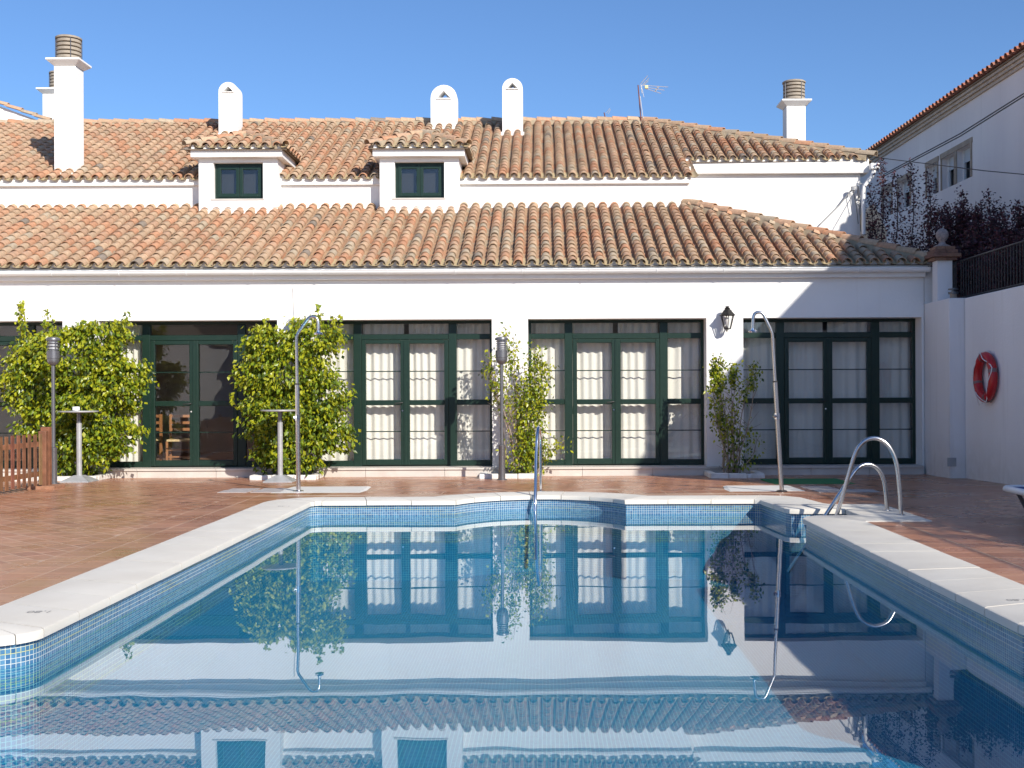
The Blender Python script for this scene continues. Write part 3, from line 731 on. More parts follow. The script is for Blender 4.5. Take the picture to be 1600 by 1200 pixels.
# arched chimneys
def arch_chimney(x0, x1, Y, ztop, dep=.44):
    ch = empty('arched_chimney', ((x0+x1)/2, Y, ztop-1)); ch.parent = hotel; ch.matrix_parent_inverse = Matrix.Translation((0,-22,0))
    r = (x1-x0)/2; cx = (x0+x1)/2; zs = ztop-r; zb = UZ+US*(Y-UY)-.2; N = 14
    out = [(x0,zb),(x1,zb)] + [(cx+r*math.cos(math.pi*k/N), zs+r*math.sin(math.pi*k/N)) for k in range(N+1)]
    h = r*.52; tz = zs+r*.02; hole = [(cx-h,tz),(cx+h,tz),(cx,tz+h*1.05)]
    n = len(out); polys = [[Vector((x,0,z)) for x, z in out], [Vector((x,0,z)) for x, z in reversed(hole)]]
    tri = mathutils.geometry.tessellate_polygon(polys); pts = out+list(reversed(hole)); m = len(pts)
    mb = MB(); mb.add([(x,Y,z) for x, z in pts]+[(x,Y+dep,z) for x, z in pts], [tuple(t) for t in tri]+[tuple(i+m for i in t) for t in tri]
        + [(i,(i+1)%n,(i+1)%n+m,i+m) for i in range(n)] + [(n+i,n+(i+1)%3,n+(i+1)%3+m,n+i+m) for i in range(3)])
    mb.build('chimney_stack', M['stucco'], ch, smooth='auto')
    mb = MB(); b0 = UZ+US*(Y-.1-UY); mb.box(x0-.06,x1+.06,Y-.05,Y+dep,b0-.2,b0+.10); mb.build('flashing', M['stucco'], ch, bevel=.03)
    MB().box(cx-h-.02,cx+h+.02,Y-.025,Y-.001,tz-.03,tz-.004).build('vent_ledge', M['kerb'], ch)
arch_chimney(-7.46,-7.02,27.25,8.60); arch_chimney(-2.64,-2.02,27.9,8.68,.4); arch_chimney(-.93,-.46,27.25,8.66,.4)
def cowl(cx, cy, z0, r, n, h, parent):
    for k in range(n):
        z = z0+.03+h*k/n
        MB().lathe(cx, cy, [(r*.93,z),(r,z+.008),(r,z+h/n*.72),(r*.95,z+h/n*.76)], 24).build('louvre_ring', M['louvre'], parent, smooth='auto')
    MB().lathe(cx, cy, [(r*.8,z0),(r*.8,z0+h+.02)], 16).build('flue_core', M['black'], parent)
    MB().lathe(cx, cy, [(r*1.0,z0+h+.025),(r*1.07,z0+h+.03),(r*1.07,z0+h+.06),(r*.98,z0+h+.075)], 24).build('cowl_cap', M['louvre'], parent, smooth='auto')
    mb = MB()
    for a in (30, 120, 210, 300): mb.tube([(cx+r*1.04*math.cos(R(a)),cy+r*1.04*math.sin(R(a)),z0-.01),(cx+r*1.04*math.cos(R(a)),cy+r*1.04*math.sin(R(a)),z0+h+.03)], .008, 5)
    mb.build('cowl_rod', M['grey_metal'], parent)
def chimney(x0, x1, Y, zb, zt, r, rh, n=5, dep=None):
    dep = dep or (x1-x0); ch = empty('chimney', ((x0+x1)/2, Y, zb)); ch.parent = hotel; ch.matrix_parent_inverse = Matrix.Translation((0,-22,0))
    MB().box(x0,x1,Y,Y+dep,zb,zt).build('chimney_stack', M['stucco'], ch, bevel=.012)
    mb = MB(); e = .05; f = .12
    q = lambda e, z: [(x0-e,Y-e,z),(x1+e,Y-e,z),(x1+e,Y+dep+e,z),(x0-e,Y+dep+e,z)]
    mb.add(q(.0,zt+.001)+q(f*.9,zt+.09)+q(f,zt+.10)+q(f,zt+.135), [(i+4*k,(i+1)%4+4*k,(i+1)%4+4*k+4,i+4*k+4) for k in range(3) for i in range(4)]+[(12,13,14,15)])
    mb.build('chimney_cap', M['stucco'], ch)
    cowl((x0+x1)/2, Y+dep/2, zt+.14, r, n, rh, ch); return ch
c1 = chimney(-9.95,-9.51,24.1,5.7,8.12,.245,.42)
mb = MB(); mb.box(-10.03,-9.43,23.98,24.6,5.6,5.93); mb.build('flashing', M['stucco'], c1, bevel=.05)
chimney(-13.1,-12.45,31,7,9.3,.25,.42,5); chimney(5.60,6.04,27.2,6.2,7.98,.25,.40)
# gabled wing at the far left
mb = MB(); pts = [(-20,6.5),(-11.55,6.5),(-11.62,7.83),(-13.2,8.42),(-20,10.2)]
mb.add([(x,28.5,z) for x, z in pts]+[(x,29.5,z) for x, z in pts], [(0,1,2,3,4),(9,8,7,6,5)]+[(i,i+5,(i+1)%5+5,(i+1)%5) for i in range(5)]); mb.build('gable_wall', M['stucco'], hotel)
mb = MB(); mo = MB(); ridge(mb, (-11.5,28.45,7.84), (-13.2,28.45,8.45), mo, r=.08, lift=.0); ridge(mb, (-13.2,28.45,8.45), (-19,28.45,9.98), mo, r=.08, lift=0); 
tag(mb.build('verge_tiles', M['roof_stuff'], hotel, smooth='auto'), kind='stuff')

# down pipe on the upper corner, with its hopper
mb = MB(); P = lambda x, y, Y=24.85: tuple(at(x, y, Y))
mb.tube([P(1366,266), P(1362,276), P(1350,291), P(1349,300), P(1349.5,366)], .042, 10)
mb.build('downpipe', M['gutter'], hotel, smooth='auto')
mb = MB(); c = at(1368,262,24.85); mb.box(c.x-.12,c.x+.07,c.y-.08,c.y+.08,c.z-.04,c.z+.09); mb.build('hopper', M['gutter'], hotel, bevel=.02)
mb = MB(); mb.tube([P(1333,294,24.9),P(1310,322,25.0),P(1282,350,25.0)], .014, 6); mb.tube([P(1333,294,24.9),P(1340,288,24.9),P(1347,287,24.9)], .01, 6); mb.lathe(P(1333,294,24.9)[0],24.9,[(.05,P(1333,294)[2]-.04),(.05,P(1333,294)[2]+.04)],8)
tag(mb.build('wall_cable', M['silver']), 'grey cable stay running down the white wall beside the upper corner downpipe', 'cable')
for k, (a, b) in enumerate((((1333,296),(1341,350)),((1339,291),(1345,362)),((1341,291),(1347,362)))):
    o = MB().tube([P(*a,24.9),P((a[0]+b[0])/2+1,(a[1]+b[1])/2,24.9),P(*b,24.9)], .007, 5).build('hanging_wire', M['cable'])
    tag(o, ['left wire hanging from the anchor near the upper wall corner','middle wire hanging beside the upper wall corner','right wire hanging closest to the downpipe'][k], 'wire', 'thin wires hanging at the upper wall corner')
tag(MB().tube([at(458,449,20.28),at(458.5,470,20.285),at(460,498,20.28)], .006, 5).build('lamp_cable', M['kerb']), 'thin cable running down the white wall to the floodlight above the second bush', 'cable')
fl_ = empty('floodlight', at(461,500,20.2), 'small grey floodlight box on the wall above the second bush', 'lamp')
c = at(461,500,20.18); MB().box(c.x-.10,c.x+.10,20.1,20.26,c.z-.045,c.z+.014).build('housing', M['silver'], fl_, bevel=.01)
MB().box(c.x-.03,c.x+.03,20.26,20.3,c.z-.02,c.z+.03).build('bracket', M['silver'], fl_)

# aerials
def aerial(x, y0, y1, Y, label, big):
    b = at(x+6, y0, Y); t = at(x, y1, Y); a = empty('roof_aerial', b, label, 'aerial')
    MB().tube([b-Vector((0,0,.3)), t], .016, 6).build('mast', M['mast'], a)
    if big:
        MB().tube([at(1005,187,Y), at(1000,150,Y-.1)], .012, 6).build('stay', M['antenna'], a)
        mb = MB(); mb.tube([at(1000,133,Y), at(1044,136,Y-.1)], .008, 5); mb.tube([at(1008,136,Y), at(1038,141,Y-.1)], .008, 5); mb.tube([at(1008,138,Y), at(1033,146,Y-.1)], .008, 5)
        mb.tube([at(1024,142,Y), at(1029,135,Y)], .02, 5); mb.build('boom', M['antenna'], a)
        mb = MB()
        for p, q in (((1001,131),(1012,118)), ((1004,132),(1014,122)), ((1006,133),(1013,126)), ((1002,133),(1006,152)), ((1001,132),(1003,146))):
            mb.tube([at(*p,Y), at(*q,Y-.05)], .009, 5)
        mb.build('reflector', M['antenna'], a)
        mb = MB(); c = at(1010,136,Y-.03); mb.box(c.x-.04,c.x+.04,c.y-.03,c.y+.03,c.z-.04,c.z+.04); mb.build('dipole_box', M['yellow_plastic'], a, bevel=.01)
    else:
        mb = MB(); mb.tube([at(947,177,Y),at(953,169,Y)], .008, 5); mb.tube([at(950,178,Y),at(954,171,Y)], .008, 5); mb.build('element', M['antenna'], a)
aerial(997,186,133,28.2,'television aerial on a leaning mast at the right end of the ridge',True)
aerial(944,186,176,29.5,'tip of a small aerial just above the ridge left of the mast',False)

# ------------------------------------------------------------------ right hand side: buttress, garden wall, pillar, railing
gw = empty('garden_wall', (6.9, 10, 0), 'white rendered garden wall with the life ring on it', 'wall')
MB().box(6.77,7.0,-12,19.045,-.02,2.915).build('wall_run', M['stucco_old'], gw, bevel=.015)
bt = empty('wall_buttress', (6.8, 19.6, 0), 'white square buttress joining the facade and the garden wall', 'wall')
MB().box(6.525,7.0,19.05,20.298,-.02,2.92).build('buttress_body', M['stucco_old'], bt, bevel=.015)
c = at(1487,722,19.05); MB().box(c.x-.07,c.x+.07,19.04,19.049,c.z-.07,c.z+.07).build('vent_plate', M['silver'], bt)
vc = empty('vent_cap', (6.68, 19.35, 2.92), 'small grey round vent cap on top of the buttress', 'vent')
MB().lathe(6.68,19.3,[(.055,2.92),(.055,3.0)],12).build('pipe', M['stone_trim'], vc, smooth='auto')
MB().lathe(6.68,19.3,[(.08,3.0),(.085,3.02),(.085,3.035),(.03,3.04)],12).build('lower_disc', M['grey_metal'], vc, smooth='auto')
MB().lathe(6.68,19.3,[(.03,3.04),(.03,3.065),(.085,3.07),(.085,3.09),(.02,3.10)],12).build('cap', M['grey_metal'], vc, smooth='auto')
gp = empty('garden_pillar', (6.70, 19.87, 2.92), 'white pillar with stepped brick cap and stone ball at the end of the eave', 'pillar')
MB().box(6.57,6.82,19.75,20.0,2.921,3.60).build('post', M['stucco_old'], gp)
z = 3.602
for k, (h, w_) in enumerate(((.05,.19),(.065,.24),(.065,.20),(.055,.165))):
    for q in range(2):
        o = MB().box(6.695-w_+q*w_*1.0+.002,6.695+q*w_-.002,19.875-w_,19.875+w_,z,z+h-.004).build('cap_brick', M['brick_cap'], gp, bevel=.006); o.color = random.choice([(.27,.15,.10,1),(.23,.125,.09,1),(.31,.18,.12,1)])
    z += h
MB().lathe(6.695,19.875,[(.13,z),(.13,z+.02),(.06,z+.05),(.05,z+.09),(.07,z+.11),(.095,z+.15),(.105,z+.20),(.095,z+.255),(.06,z+.295),(.02,z+.31)],18).build('stone_ball', M['old_stone'], gp, smooth=True)
rl = empty('terrace_railing', (6.9, 12, 2.92), 'black iron bar railing along the top of the garden wall', 'railing')
mb = MB(); mb.tube([(6.88,-6,3.565),(6.88,19.55,3.565)], .014, 8); mb.build('top_rail', M['dark_metal'], rl)
mb = MB(); mb.tube([(6.88,-6,2.96),(6.88,19.55,2.96)], .012, 8); mb.build('bottom_rail', M['dark_metal'], rl)
bar = MB().tube([(0,0,2.92),(0,0,3.565)], .009, 6).mesh('bar', M['dark_metal'])
y = 19.5
while y > -5.9:
    o = link('bar', bar, rl); o.delta_location = (6.88, y, 0); y -= .115
MB().tube([(6.88,19.55,3.2),(6.88,19.55,3.565)], .012, 6)
for k in range(3):
    o = link('bar', bar, rl); o.delta_location = (6.84, 19.62+k*.07, 0)
tg = MB().box(7.0,9.2,-12,30,2.2,2.60).build('upper_terrace', M['earth']); tag(tg, kind='structure')
# the tall building on the right
rb = empty('tall_building', (9, 20, 0), 'tall shaded white building with stone framed windows beyond the garden wall', 'building')
KB = 1.1; bx = lambda Y: 9.304*KB-.0238*Y
def wallq(y0, y1, z0, z1, off, name, m, parent=rb, dep=.3):
    a, b = bx(y0)-off, bx(y1)-off
    return MB().add([(a,y0,z0),(b,y1,z0),(b+dep,y1,z0),(a+dep,y0,z0),(a,y0,z1),(b,y1,z1),(b+dep,y1,z1),(a+dep,y0,z1)],
        [(0,3,2,1),(4,5,6,7),(0,1,5,4),(1,2,6,5),(2,3,7,6),(3,0,4,7)]).build(name, m, parent)
BY0, BY1 = 18.2, 38.0
WINS = [(a*KB*1.022,b*KB*1.022) for a, b in [(23.62,24.36),(24.50,25.22),(25.5,26.15),(27.25,28.1),(28.6,29.3)]]
wz0, wz1 = 1.44+4.25*KB*1.022, 1.44+4.92*KB*1.022; ET = 1.50+5.72*KB*1.02
ys = sorted([BY0,BY1]+[v for w_ in WINS for v in w_])
mb = MB()
for a, b in zip(ys, ys[1:]):
    hole = any(abs(a-w_[0]) < 1e-6 for w_ in WINS)
    for z0, z1 in (((0,wz0),(wz1,ET)) if hole else ((0,ET),)):
        A, B = bx(a), bx(b)
        mb.add([(A,a,z0),(B,b,z0),(B+.35,b,z0),(A+.35,a,z0),(A,a,z1),(B,b,z1),(B+.35,b,z1),(A+.35,a,z1)],[(0,3,2,1),(4,5,6,7),(0,1,5,4),(1,2,6,5),(2,3,7,6),(3,0,4,7)])
mb.build('wall', M['stucco_far'], rb)
MB().box(10.6,17,BY0,BY1,0,ET-.05).build('rear_block', M['stucco_far'], rb)
MB().box(8.75,16,9.6,18.1,0,7.36).build('front_wing', M['stucco_far'], rb)
MB().box(8.62,16,9.5,18.15,7.362,7.50).build('front_wing_eave', M['cornice_far'], rb)
for (z0, z1, off) in ((0,.07,.05),(.072,.14,.10),(.142,.20,.15)): wallq(BY0,BY1,ET+.002+z0,ET+z1,off,'cornice_moulding',M['cornice_far'],dep=.6)
wallq(BY0,BY1,ET+.202,ET+.23,.19,'roof_deck',M['mortar'],dep=6)
mb = MB(); y = BY0
U = np.array([1,0,.3])/math.hypot(1,.3); V = np.array([0,1.,0]); N = np.array([-.3,0,1])/math.hypot(1,.3)
while y < BY1:
    for r in range(2):
        mb.add(place(COV, np.array([bx(y)-.26,y,ET+.23])+U*.25*r, U, V, N), COV[1], (.42,.16,.10)); mb.add(place(PAN, np.array([bx(y)-.25,y+.116,ET+.22])+U*.25*r, U, V, N), PAN[1], (.36,.15,.10))
    y += .232
tag(mb.build('eave_tiles', M['roof_stuff'], rb), kind='stuff')
for (a, b) in WINS:
    wn = empty('window', (bx(a), a, wz0)); wn.parent = rb; wn.matrix_parent_inverse = Matrix.Translation((-9,-20,0))
    e = .065
    for n2, (ya, yb_, za, zb) in (('lintel',(a-e-.03,b+e+.03,wz1+.001,wz1+.12)),('jamb',(a-e,a-.002,wz0,wz1)),('jamb',(b+.002,b+e,wz0,wz1))):
        wallq(ya,yb_,za,zb,.025,n2,M['stone_trim'],wn,dep=.12)
    wallq(a,b,wz0,wz1,-.22,'pane',M['dark_glass'],wn,dep=.02)
    wallq(a,b,wz1-.30,wz1-.001,-.15,'blind',M['brown_trim'],wn,dep=.02)
    wallq(a,a+.05,wz0,wz1-.001,-.13,'frame',M['white_plastic'],wn,dep=.05); wallq(b-.05,b,wz0,wz1-.001,-.13,'frame',M['white_plastic'],wn,dep=.05)
tag(MB().tube([at(1600,146,20),at(1500,209,23.5),at(1380,273,28)], .012, 6).build('power_cable', M['cable']), 'upper of the two black cables slung past the tall shaded building', 'cable', 'black cables along the tall building')
tag(MB().tube([at(1602,149,20),at(1500,213,23.5),at(1380,276,28)], .012, 6).build('power_cable', M['cable']), 'lower of the two black cables slung past the tall shaded building', 'cable', 'black cables along the tall building')
tag(MB().tube([at(1368,246,25),at(1450,256,22.5),at(1540,267,20),at(1605,273,18)], .009, 6).build('phone_wire', M['cable']), 'single thin wire from the white building corner across the tall shaded building', 'wire')
mb = MB(); pts = [(7.52,4.0),(8.12,4.0),(8.12,5.2),(7.98,5.55),(7.8,5.85),(7.66,5.7),(7.52,5.6)]
n = len(pts); mb.add([(x,28,z) for x, z in pts]+[(x,28.3,z) for x, z in pts], [tuple(range(n)), tuple(range(2*n-1,n-1,-1))]+[(i,i+n,(i+1)%n+n,(i+1)%n) for i in range(n)])
tag(mb.build('wall_stub', M['cream_wall']), 'sunlit cream wall end showing behind purple leaves at the roof corner', 'wall')

# building behind the viewpoint, seen only in the window glass
ob = empty('opposite_wing', (0, -10, 0), 'low white wing on the near side of the pool, mirrored in the windows', 'building')
wall_grid([-16,-12,-10.6,-6,-4.6,0,1.4,5,6.4,9],[-.02,.9,2.2,3.9], lambda x, z: not (.9 < z < 2.2 and any(a < x < a+1.4 for a in (-12,-6,0,5))), -10.3, -10).build('wall', M['stucco'], ob)
for a in (-12,-6,0,5): MB().box(a,a+1.4,-10.2,-10.15,.9,2.2).build('window', M['dark_glass'], ob)
MB().add([(-16,-9.7,3.85),(9,-9.7,3.85),(9,-13,5.1),(-16,-13,5.1)], [(0,1,2,3)]).build('roof', M['mortar'], ob)

lw = empty('bounce_wing', (-13, 5, 0), 'unseen long white wing added on the left to bounce sunlight onto the shaded walls', 'building')  # added out of view: its sunlit wall bounces light onto the shaded walls
MB().box(-13.4,-13.1,-9.9,20.25,-.02,3.4).build('wall', M['stucco'], lw)
MB().add([(-12.95,-9.9,3.42),(-12.95,20.2,3.42),(-16,20.2,4.6),(-16,-9.9,4.6)], [(0,1,2,3)]).build('roof', M['mortar'], lw)
# ------------------------------------------------------------------ curtains and chairs
def curtain(x0, x1, label, amp=.022, z0=.17, folds=6.5, gaps=0):
    mb = MB(); N = int((x1-x0)*90); zs = [z0, .8, 1.6, 2.3, 2.66]; ph = random.uniform(0,6); vs = []
    for zi, z in enumerate(zs):
        for k in range(N+1):
            x = x0+(x1-x0)*k/N; q = (x-x0)
            a = amp*(.55+.45*zi/4)
            vs.append((x+.004*math.sin(z*2+ph), 20.87+a*math.sin(q*2*math.pi*folds+ph+.7*math.sin(q*7+ph))+.35*a*math.sin(q*31+ph*2+z*.5), z))
    n = N+1
    mb.add(vs, [(i*n+k, i*n+k+1, (i+1)*n+k+1, (i+1)*n+k) for i in range(4) for k in range(N)])
    tag(mb.build('curtain', M['curtain'], smooth=True), label, 'curtain', 'cream curtains hanging behind the french windows')
WN = {2: 'window right of the rounded bush', 3: 'window left of the wall lantern', 4: 'shaded window behind the leaning shower'}
PN = ['left side pane', 'left door leaf', 'right door leaf', 'right side pane']
for b in (2, 3, 4):
    l = LEFTS[b]; sp = [(l+.0,l+.70), (l+.73,l+1.51), (l+1.55,l+2.33), (l+2.37,l+BW)]
    for i, (a, c) in enumerate(sp):
        curtain(a+.03, c-.02 if i != 2 else c-.05, 'cream curtain behind %s, %s' % (PN[i], WN[b]), folds=random.uniform(5,7.5))
curtain(LEFTS[1]+.15, LEFTS[1]+.62, 'cream curtain gathered at the left of the dark french window beside the left bush', amp=.03, folds=9)
def chair(x, y, rz, label):
    t = empty('dining_chair', (x, y, .14), label, 'chair', 'wooden chairs inside behind the dark doors')
    r = Matrix.Rotation(rz, 3, 'Z')
    def bx_(name, m, *B):
        mb = MB()
        for (a,b,c,d,e,f) in B: mb.box(a,b,c,d,e,f)
        mb.v = [tuple(r @ Vector(v)+Vector((x,y,.14))) for v in mb.v]; mb.build(name, m, t)
    w_ = .21
    for a in (-1, 1):
        bx_('leg', M['chair_wood'], (a*w_-.02,a*w_+.02,-.21,-.17,0,.44)); bx_('leg', M['chair_wood'], (a*w_-.02,a*w_+.02,.17,.21,0,.92))
    bx_('seat', M['straw'], (-.215,.215,-.215,.205,.44,.475))
    for z in (.62,.74,.86): bx_('back_slat', M['chair_wood'], (-.19,.19,.18,.20,z,z+.05))
    bx_('stretcher', M['chair_wood'], (-.19,.19,-.20,-.18,.15,.18), (-.19,.19,-.20,-.18,.28,.30))
chair(-6.55,21.35,R(8),'wooden straw seated chair behind the left leaf of the dark door')
chair(-7.25,21.5,R(-12),'wooden chair behind the left side pane next to the gathered curtain')
chair(-10.2,21.5,R(180),'wooden chair inside the far left window behind the picket fence')

# ------------------------------------------------------------------ plants
def leaves(mb, pts, dirs, size, cols, fold=.35):
    """pointed folded leaves of two triangles each side"""
    pts = np.asarray(pts); n = len(pts); d = np.asarray(dirs); d /= np.linalg.norm(d, axis=1)[:,None]+1e-9
    rnd = np.random.normal(size=(n,3)); s = np.cross(d, rnd); s /= np.linalg.norm(s, axis=1)[:,None]+1e-9
    nn = np.cross(d, s); L = size*np.random.uniform(.65,1.25,n)[:,None]; W = L*.30
    base = pts; mid = pts+d*L*.45; tip = pts+d*L+nn*L*.12*np.random.choice([-1,1],n)[:,None]
    a = mid+s*W+nn*W*fold; b = mid-s*W+nn*W*fold
    V = np.stack([base, a, tip, b, mid], axis=1).reshape(-1,3); k = len(mb.v)
    mb.v += [tuple(v) for v in V]
    for i in range(n):
        q = k+i*5; mb.f += [(q,q+1,q+2,q+4),(q,q+4,q+2,q+3)]; mb.t += [cols[i]]*2
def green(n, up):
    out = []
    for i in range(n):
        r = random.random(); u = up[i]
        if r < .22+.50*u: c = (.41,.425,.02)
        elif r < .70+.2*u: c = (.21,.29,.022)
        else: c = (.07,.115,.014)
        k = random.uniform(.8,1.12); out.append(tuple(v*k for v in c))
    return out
def bush(name, base, blobs, label, clumps, shoots=(), size=.086, per=22):
    t = empty(name, base, label, 'bush', 'climbing bushes trained up the white pillars')
    mb = MB(); P = []; D = []; U = []; tips = []
    vols = [b[3]*b[5] for b in blobs]; tot = sum(vols)
    zlo = min(b[2]-b[5] for b in blobs); zhi = max(b[2]+b[5] for b in blobs)
    for b, v in zip(blobs, vols):
        for _ in range(int(clumps*v/tot)):
            q = Vector(np.random.normal(size=3)).normalized()
            if q.y > .35: q.y *= -1
            rad = random.uniform(.62,1.0) if random.random() < .85 else random.uniform(1.0,1.14)
            c = Vector((b[0]+q.x*b[3]*rad, b[1]+q.y*b[4]*rad, b[2]+q.z*b[5]*rad))
            tips.append(c)
            sp = .072
            ax = Vector((q.x, q.y-.5, .0)).normalized()
            for k in range(int(per*random.uniform(.6,1.3))):
                w_ = random.uniform(-.5,1)
                p = c+ax*w_*.12+Vector((random.gauss(0,sp),random.gauss(0,sp*.8),random.gauss(0,sp*.55)))
                if p.y > 20.22 or p.z < .1: continue
                P.append(p); D.append((random.gauss(0,.45)+q.x*.35, random.gauss(0,.4)-.45, -.75+random.gauss(0,.35))); U.append(min(1,max(0,(c.z-zlo)/(zhi-zlo))) if rad > .8 else 0)  # leaves brighter with height, dark inside: light and shade put into their colour
    for (sx, sz, h, lean) in shoots:
        for k in range(int(h*120)):
            q = random.random(); p = Vector((sx+lean*q*h+random.gauss(0,.05*(1.3-q)), 19.7+random.gauss(0,.05), sz+h*q+random.gauss(0,.03)))
            P.append(p); D.append((random.gauss(0,.5), random.gauss(0,.4)-.3, -.6+random.gauss(0,.4))); U.append(1)
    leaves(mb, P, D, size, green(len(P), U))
    tag(mb.build('foliage', M['leaf'], t), kind='stuff')
    tb = MB(); base = Vector(base)
    for c in random.sample(tips, min(46, len(tips))):
        m_ = base.lerp(c, .5)+Vector((0,.12,.15)); b0 = base+Vector((random.uniform(-.12,.12),random.uniform(-.05,.05),0))
        tb.tube([b0, b0.lerp(m_,.6), m_, c], [.018,.013,.010,.005], 5)
    tb.build('branches', M['bark'], t)
S_ = 19.80
bush('ficus_bush', (-7.75,19.9,.03), [(-7.85,S_,2.02,.90,.36,.56),(-8.50,S_,1.62,.48,.30,.55),(-7.2,S_,1.62,.58,.34,.48),(-7.75,S_,1.05,.72,.36,.60),(-7.68,S_,.48,.50,.32,.40),(-7.2,S_,.75,.40,.28,.35),(-7.45,S_,2.36,.48,.28,.28),(-8.3,S_,.95,.35,.25,.35)],
     'large leafy yellow green bush behind the left lamp post and fence', 850, [(-8.62,2.2,.78,-.1),(-8.60,2.2,.6,-.2),(-8.25,2.3,.55,-.05),(-8.2,2.3,.4,.1),(-7.05,2.4,.40,.3),(-7.8,2.3,.28,0),(-8.75,1.5,.40,-.5),(-8.7,1.75,.3,-.4),(-6.75,1.6,.28,.5)])
bush('ficus_bush', (-4.25,19.9,.03), [(-4.3,S_,1.80,.68,.38,.50),(-4.25,S_,1.05,.80,.38,.52),(-4.2,S_,.50,.56,.34,.40),(-4.60,S_,2.22,.38,.28,.36),(-3.85,S_,2.36,.40,.28,.38),(-3.75,S_,1.45,.42,.30,.42),(-3.6,S_,.75,.34,.25,.35)],
     'rounded leafy bush behind the left shower and its grey table', 690, [(-3.8,2.4,.52,.12),(-4.62,2.3,.38,-.05),(-3.5,2.35,.38,.3),(-5.0,1.6,.30,-.7),(-5.0,1.15,.3,-.8),(-3.4,1.25,.25,1.0)])
def stembush(base, stems, label, dens, mix):
    """stems: (dx at top, height, leaf start fraction, leaf spread)"""
    t = empty('climbing_shrub', base, label, 'bush', 'climbing bushes trained up the white pillars')
    mb = MB(); tb = MB(); base = Vector(base); P = []; D = []; U = []
    for (dx, h, st, sp, dn) in stems:
        b0 = base+Vector((dx*.25+random.uniform(-.08,.08), random.uniform(-.12,.08), 0)); pts = [b0]; N = 9
        wob = random.uniform(-.1,.1)
        for k in range(1, N+1):
            q = k/N; pts.append(b0+Vector((dx*.75*q**1.2+.04*math.sin(q*6+wob*20), -.05-.12*q*random.uniform(.5,1), h*q)))
        tb.tube(pts, [.014-.011*k/N for k in range(N+1)], 5)
        for k in range(int(dens*dn*h)):
            q = st+(1-st)*random.random(); i = min(N-1, int(q*N)); p = pts[i].lerp(pts[i+1], q*N-i)
            p = p+Vector((random.gauss(0,sp),random.gauss(0,sp*.7)-.02,random.gauss(0,sp)))
            if p.y > 20.2: p.y = 20.15
            P.append(p); D.append((random.gauss(0,.5), random.gauss(0,.4)-.4, -.6+random.gauss(0,.45))); U.append(mix)
        for k in range(int(h*9)):
            q = .25+.75*random.random(); i = min(N-1, int(q*N)); p = pts[i].lerp(pts[i+1], q*N-i)
            tb.tube([p, p+Vector((random.gauss(0,.10),random.gauss(-.03,.04),random.uniform(.08,.28)))], [.004,.002], 4)
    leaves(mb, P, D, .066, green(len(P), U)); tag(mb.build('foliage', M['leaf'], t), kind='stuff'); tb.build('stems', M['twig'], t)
stembush((-.42,19.95,.03), [(.15,1.1,.05,.10,3.2),(.35,1.0,.1,.11,3.2),(.0,1.3,.05,.11,2.6),(.45,.75,.2,.10,3),(.25,1.5,.3,.09,2.2),(.42,1.9,.5,.08,2.0),(.3,2.1,.5,.08,1.8),(.1,1.7,.3,.07,1.6),(-.1,2.3,.55,.05,.5),(-.35,2.0,.5,.06,.7),(-.45,1.9,.6,.06,.6),(-.25,2.5,.7,.06,.5),(.55,.55,.2,.09,2.4),(-.55,2.1,.8,.04,.2),(-.4,1.6,.9,.04,.2),(-.3,.6,.3,.06,.6),(.7,.6,.4,.07,1.5)],
     'thin yellow green climber with bare twigs behind the middle lamp post', 125, .6)
stembush((3.1,19.85,.03), [(-.1,1.0,.1,.08,1.5),(.1,.9,.1,.09,1.6),(.25,.8,.1,.09,1.6),(.0,1.6,.3,.07,1.2),(-.2,1.7,.4,.07,1.5),(.2,1.5,.4,.06,1.1),(.3,1.9,.75,.04,.6),(-.35,1.6,.5,.06,1.3),(-.1,1.95,.75,.06,1.8),(-.3,1.9,.75,.06,1.6),(.15,1.85,.8,.05,1.2),(.5,1.8,.8,.04,.5),(.4,.6,.2,.08,1.4),(-.3,1.2,.5,.05,1.0)],
     'sparse stemmed shrub in the planter under the wall lantern', 78, .35)
def planter(x0, x1, y0, label, g='whitewashed planter kerbs at the pillar feet'):
    t = empty('planter_kerb', ((x0+x1)/2, y0, 0), label, 'planter', g)
    n = max(3, round((x1-x0)/.34)); L = (x1-x0)/n
    for k in range(n):
        MB().box(x0+k*L+.004,x0+(k+1)*L-.004,y0+random.uniform(-.015,.015),y0+.12,.0,.085+random.uniform(-.008,.008)).build('kerb_stone', M['kerb'], t, bevel=.014)
    for xa in (x0, x1-.12):
        MB().box(xa,xa+.12,y0+.125,20.17,.0,.085).build('kerb_stone', M['kerb'], t, bevel=.014)
    MB().box(x0+.121,x1-.121,y0+.121,20.17,-.02,.04).build('soil', M['soil'], t)
planter(2.72,3.62,19.38,'white kerbed planter bed at the foot of the lantern pillar')
planter(-1.08,-.12,19.52,'white kerbed planter bed behind the middle lamp post')
planter(-4.85,-3.75,19.45,'white kerbed planter bed behind the left shower')
planter(-8.75,-7.35,19.4,'white kerbed planter bed beside the picket fence')

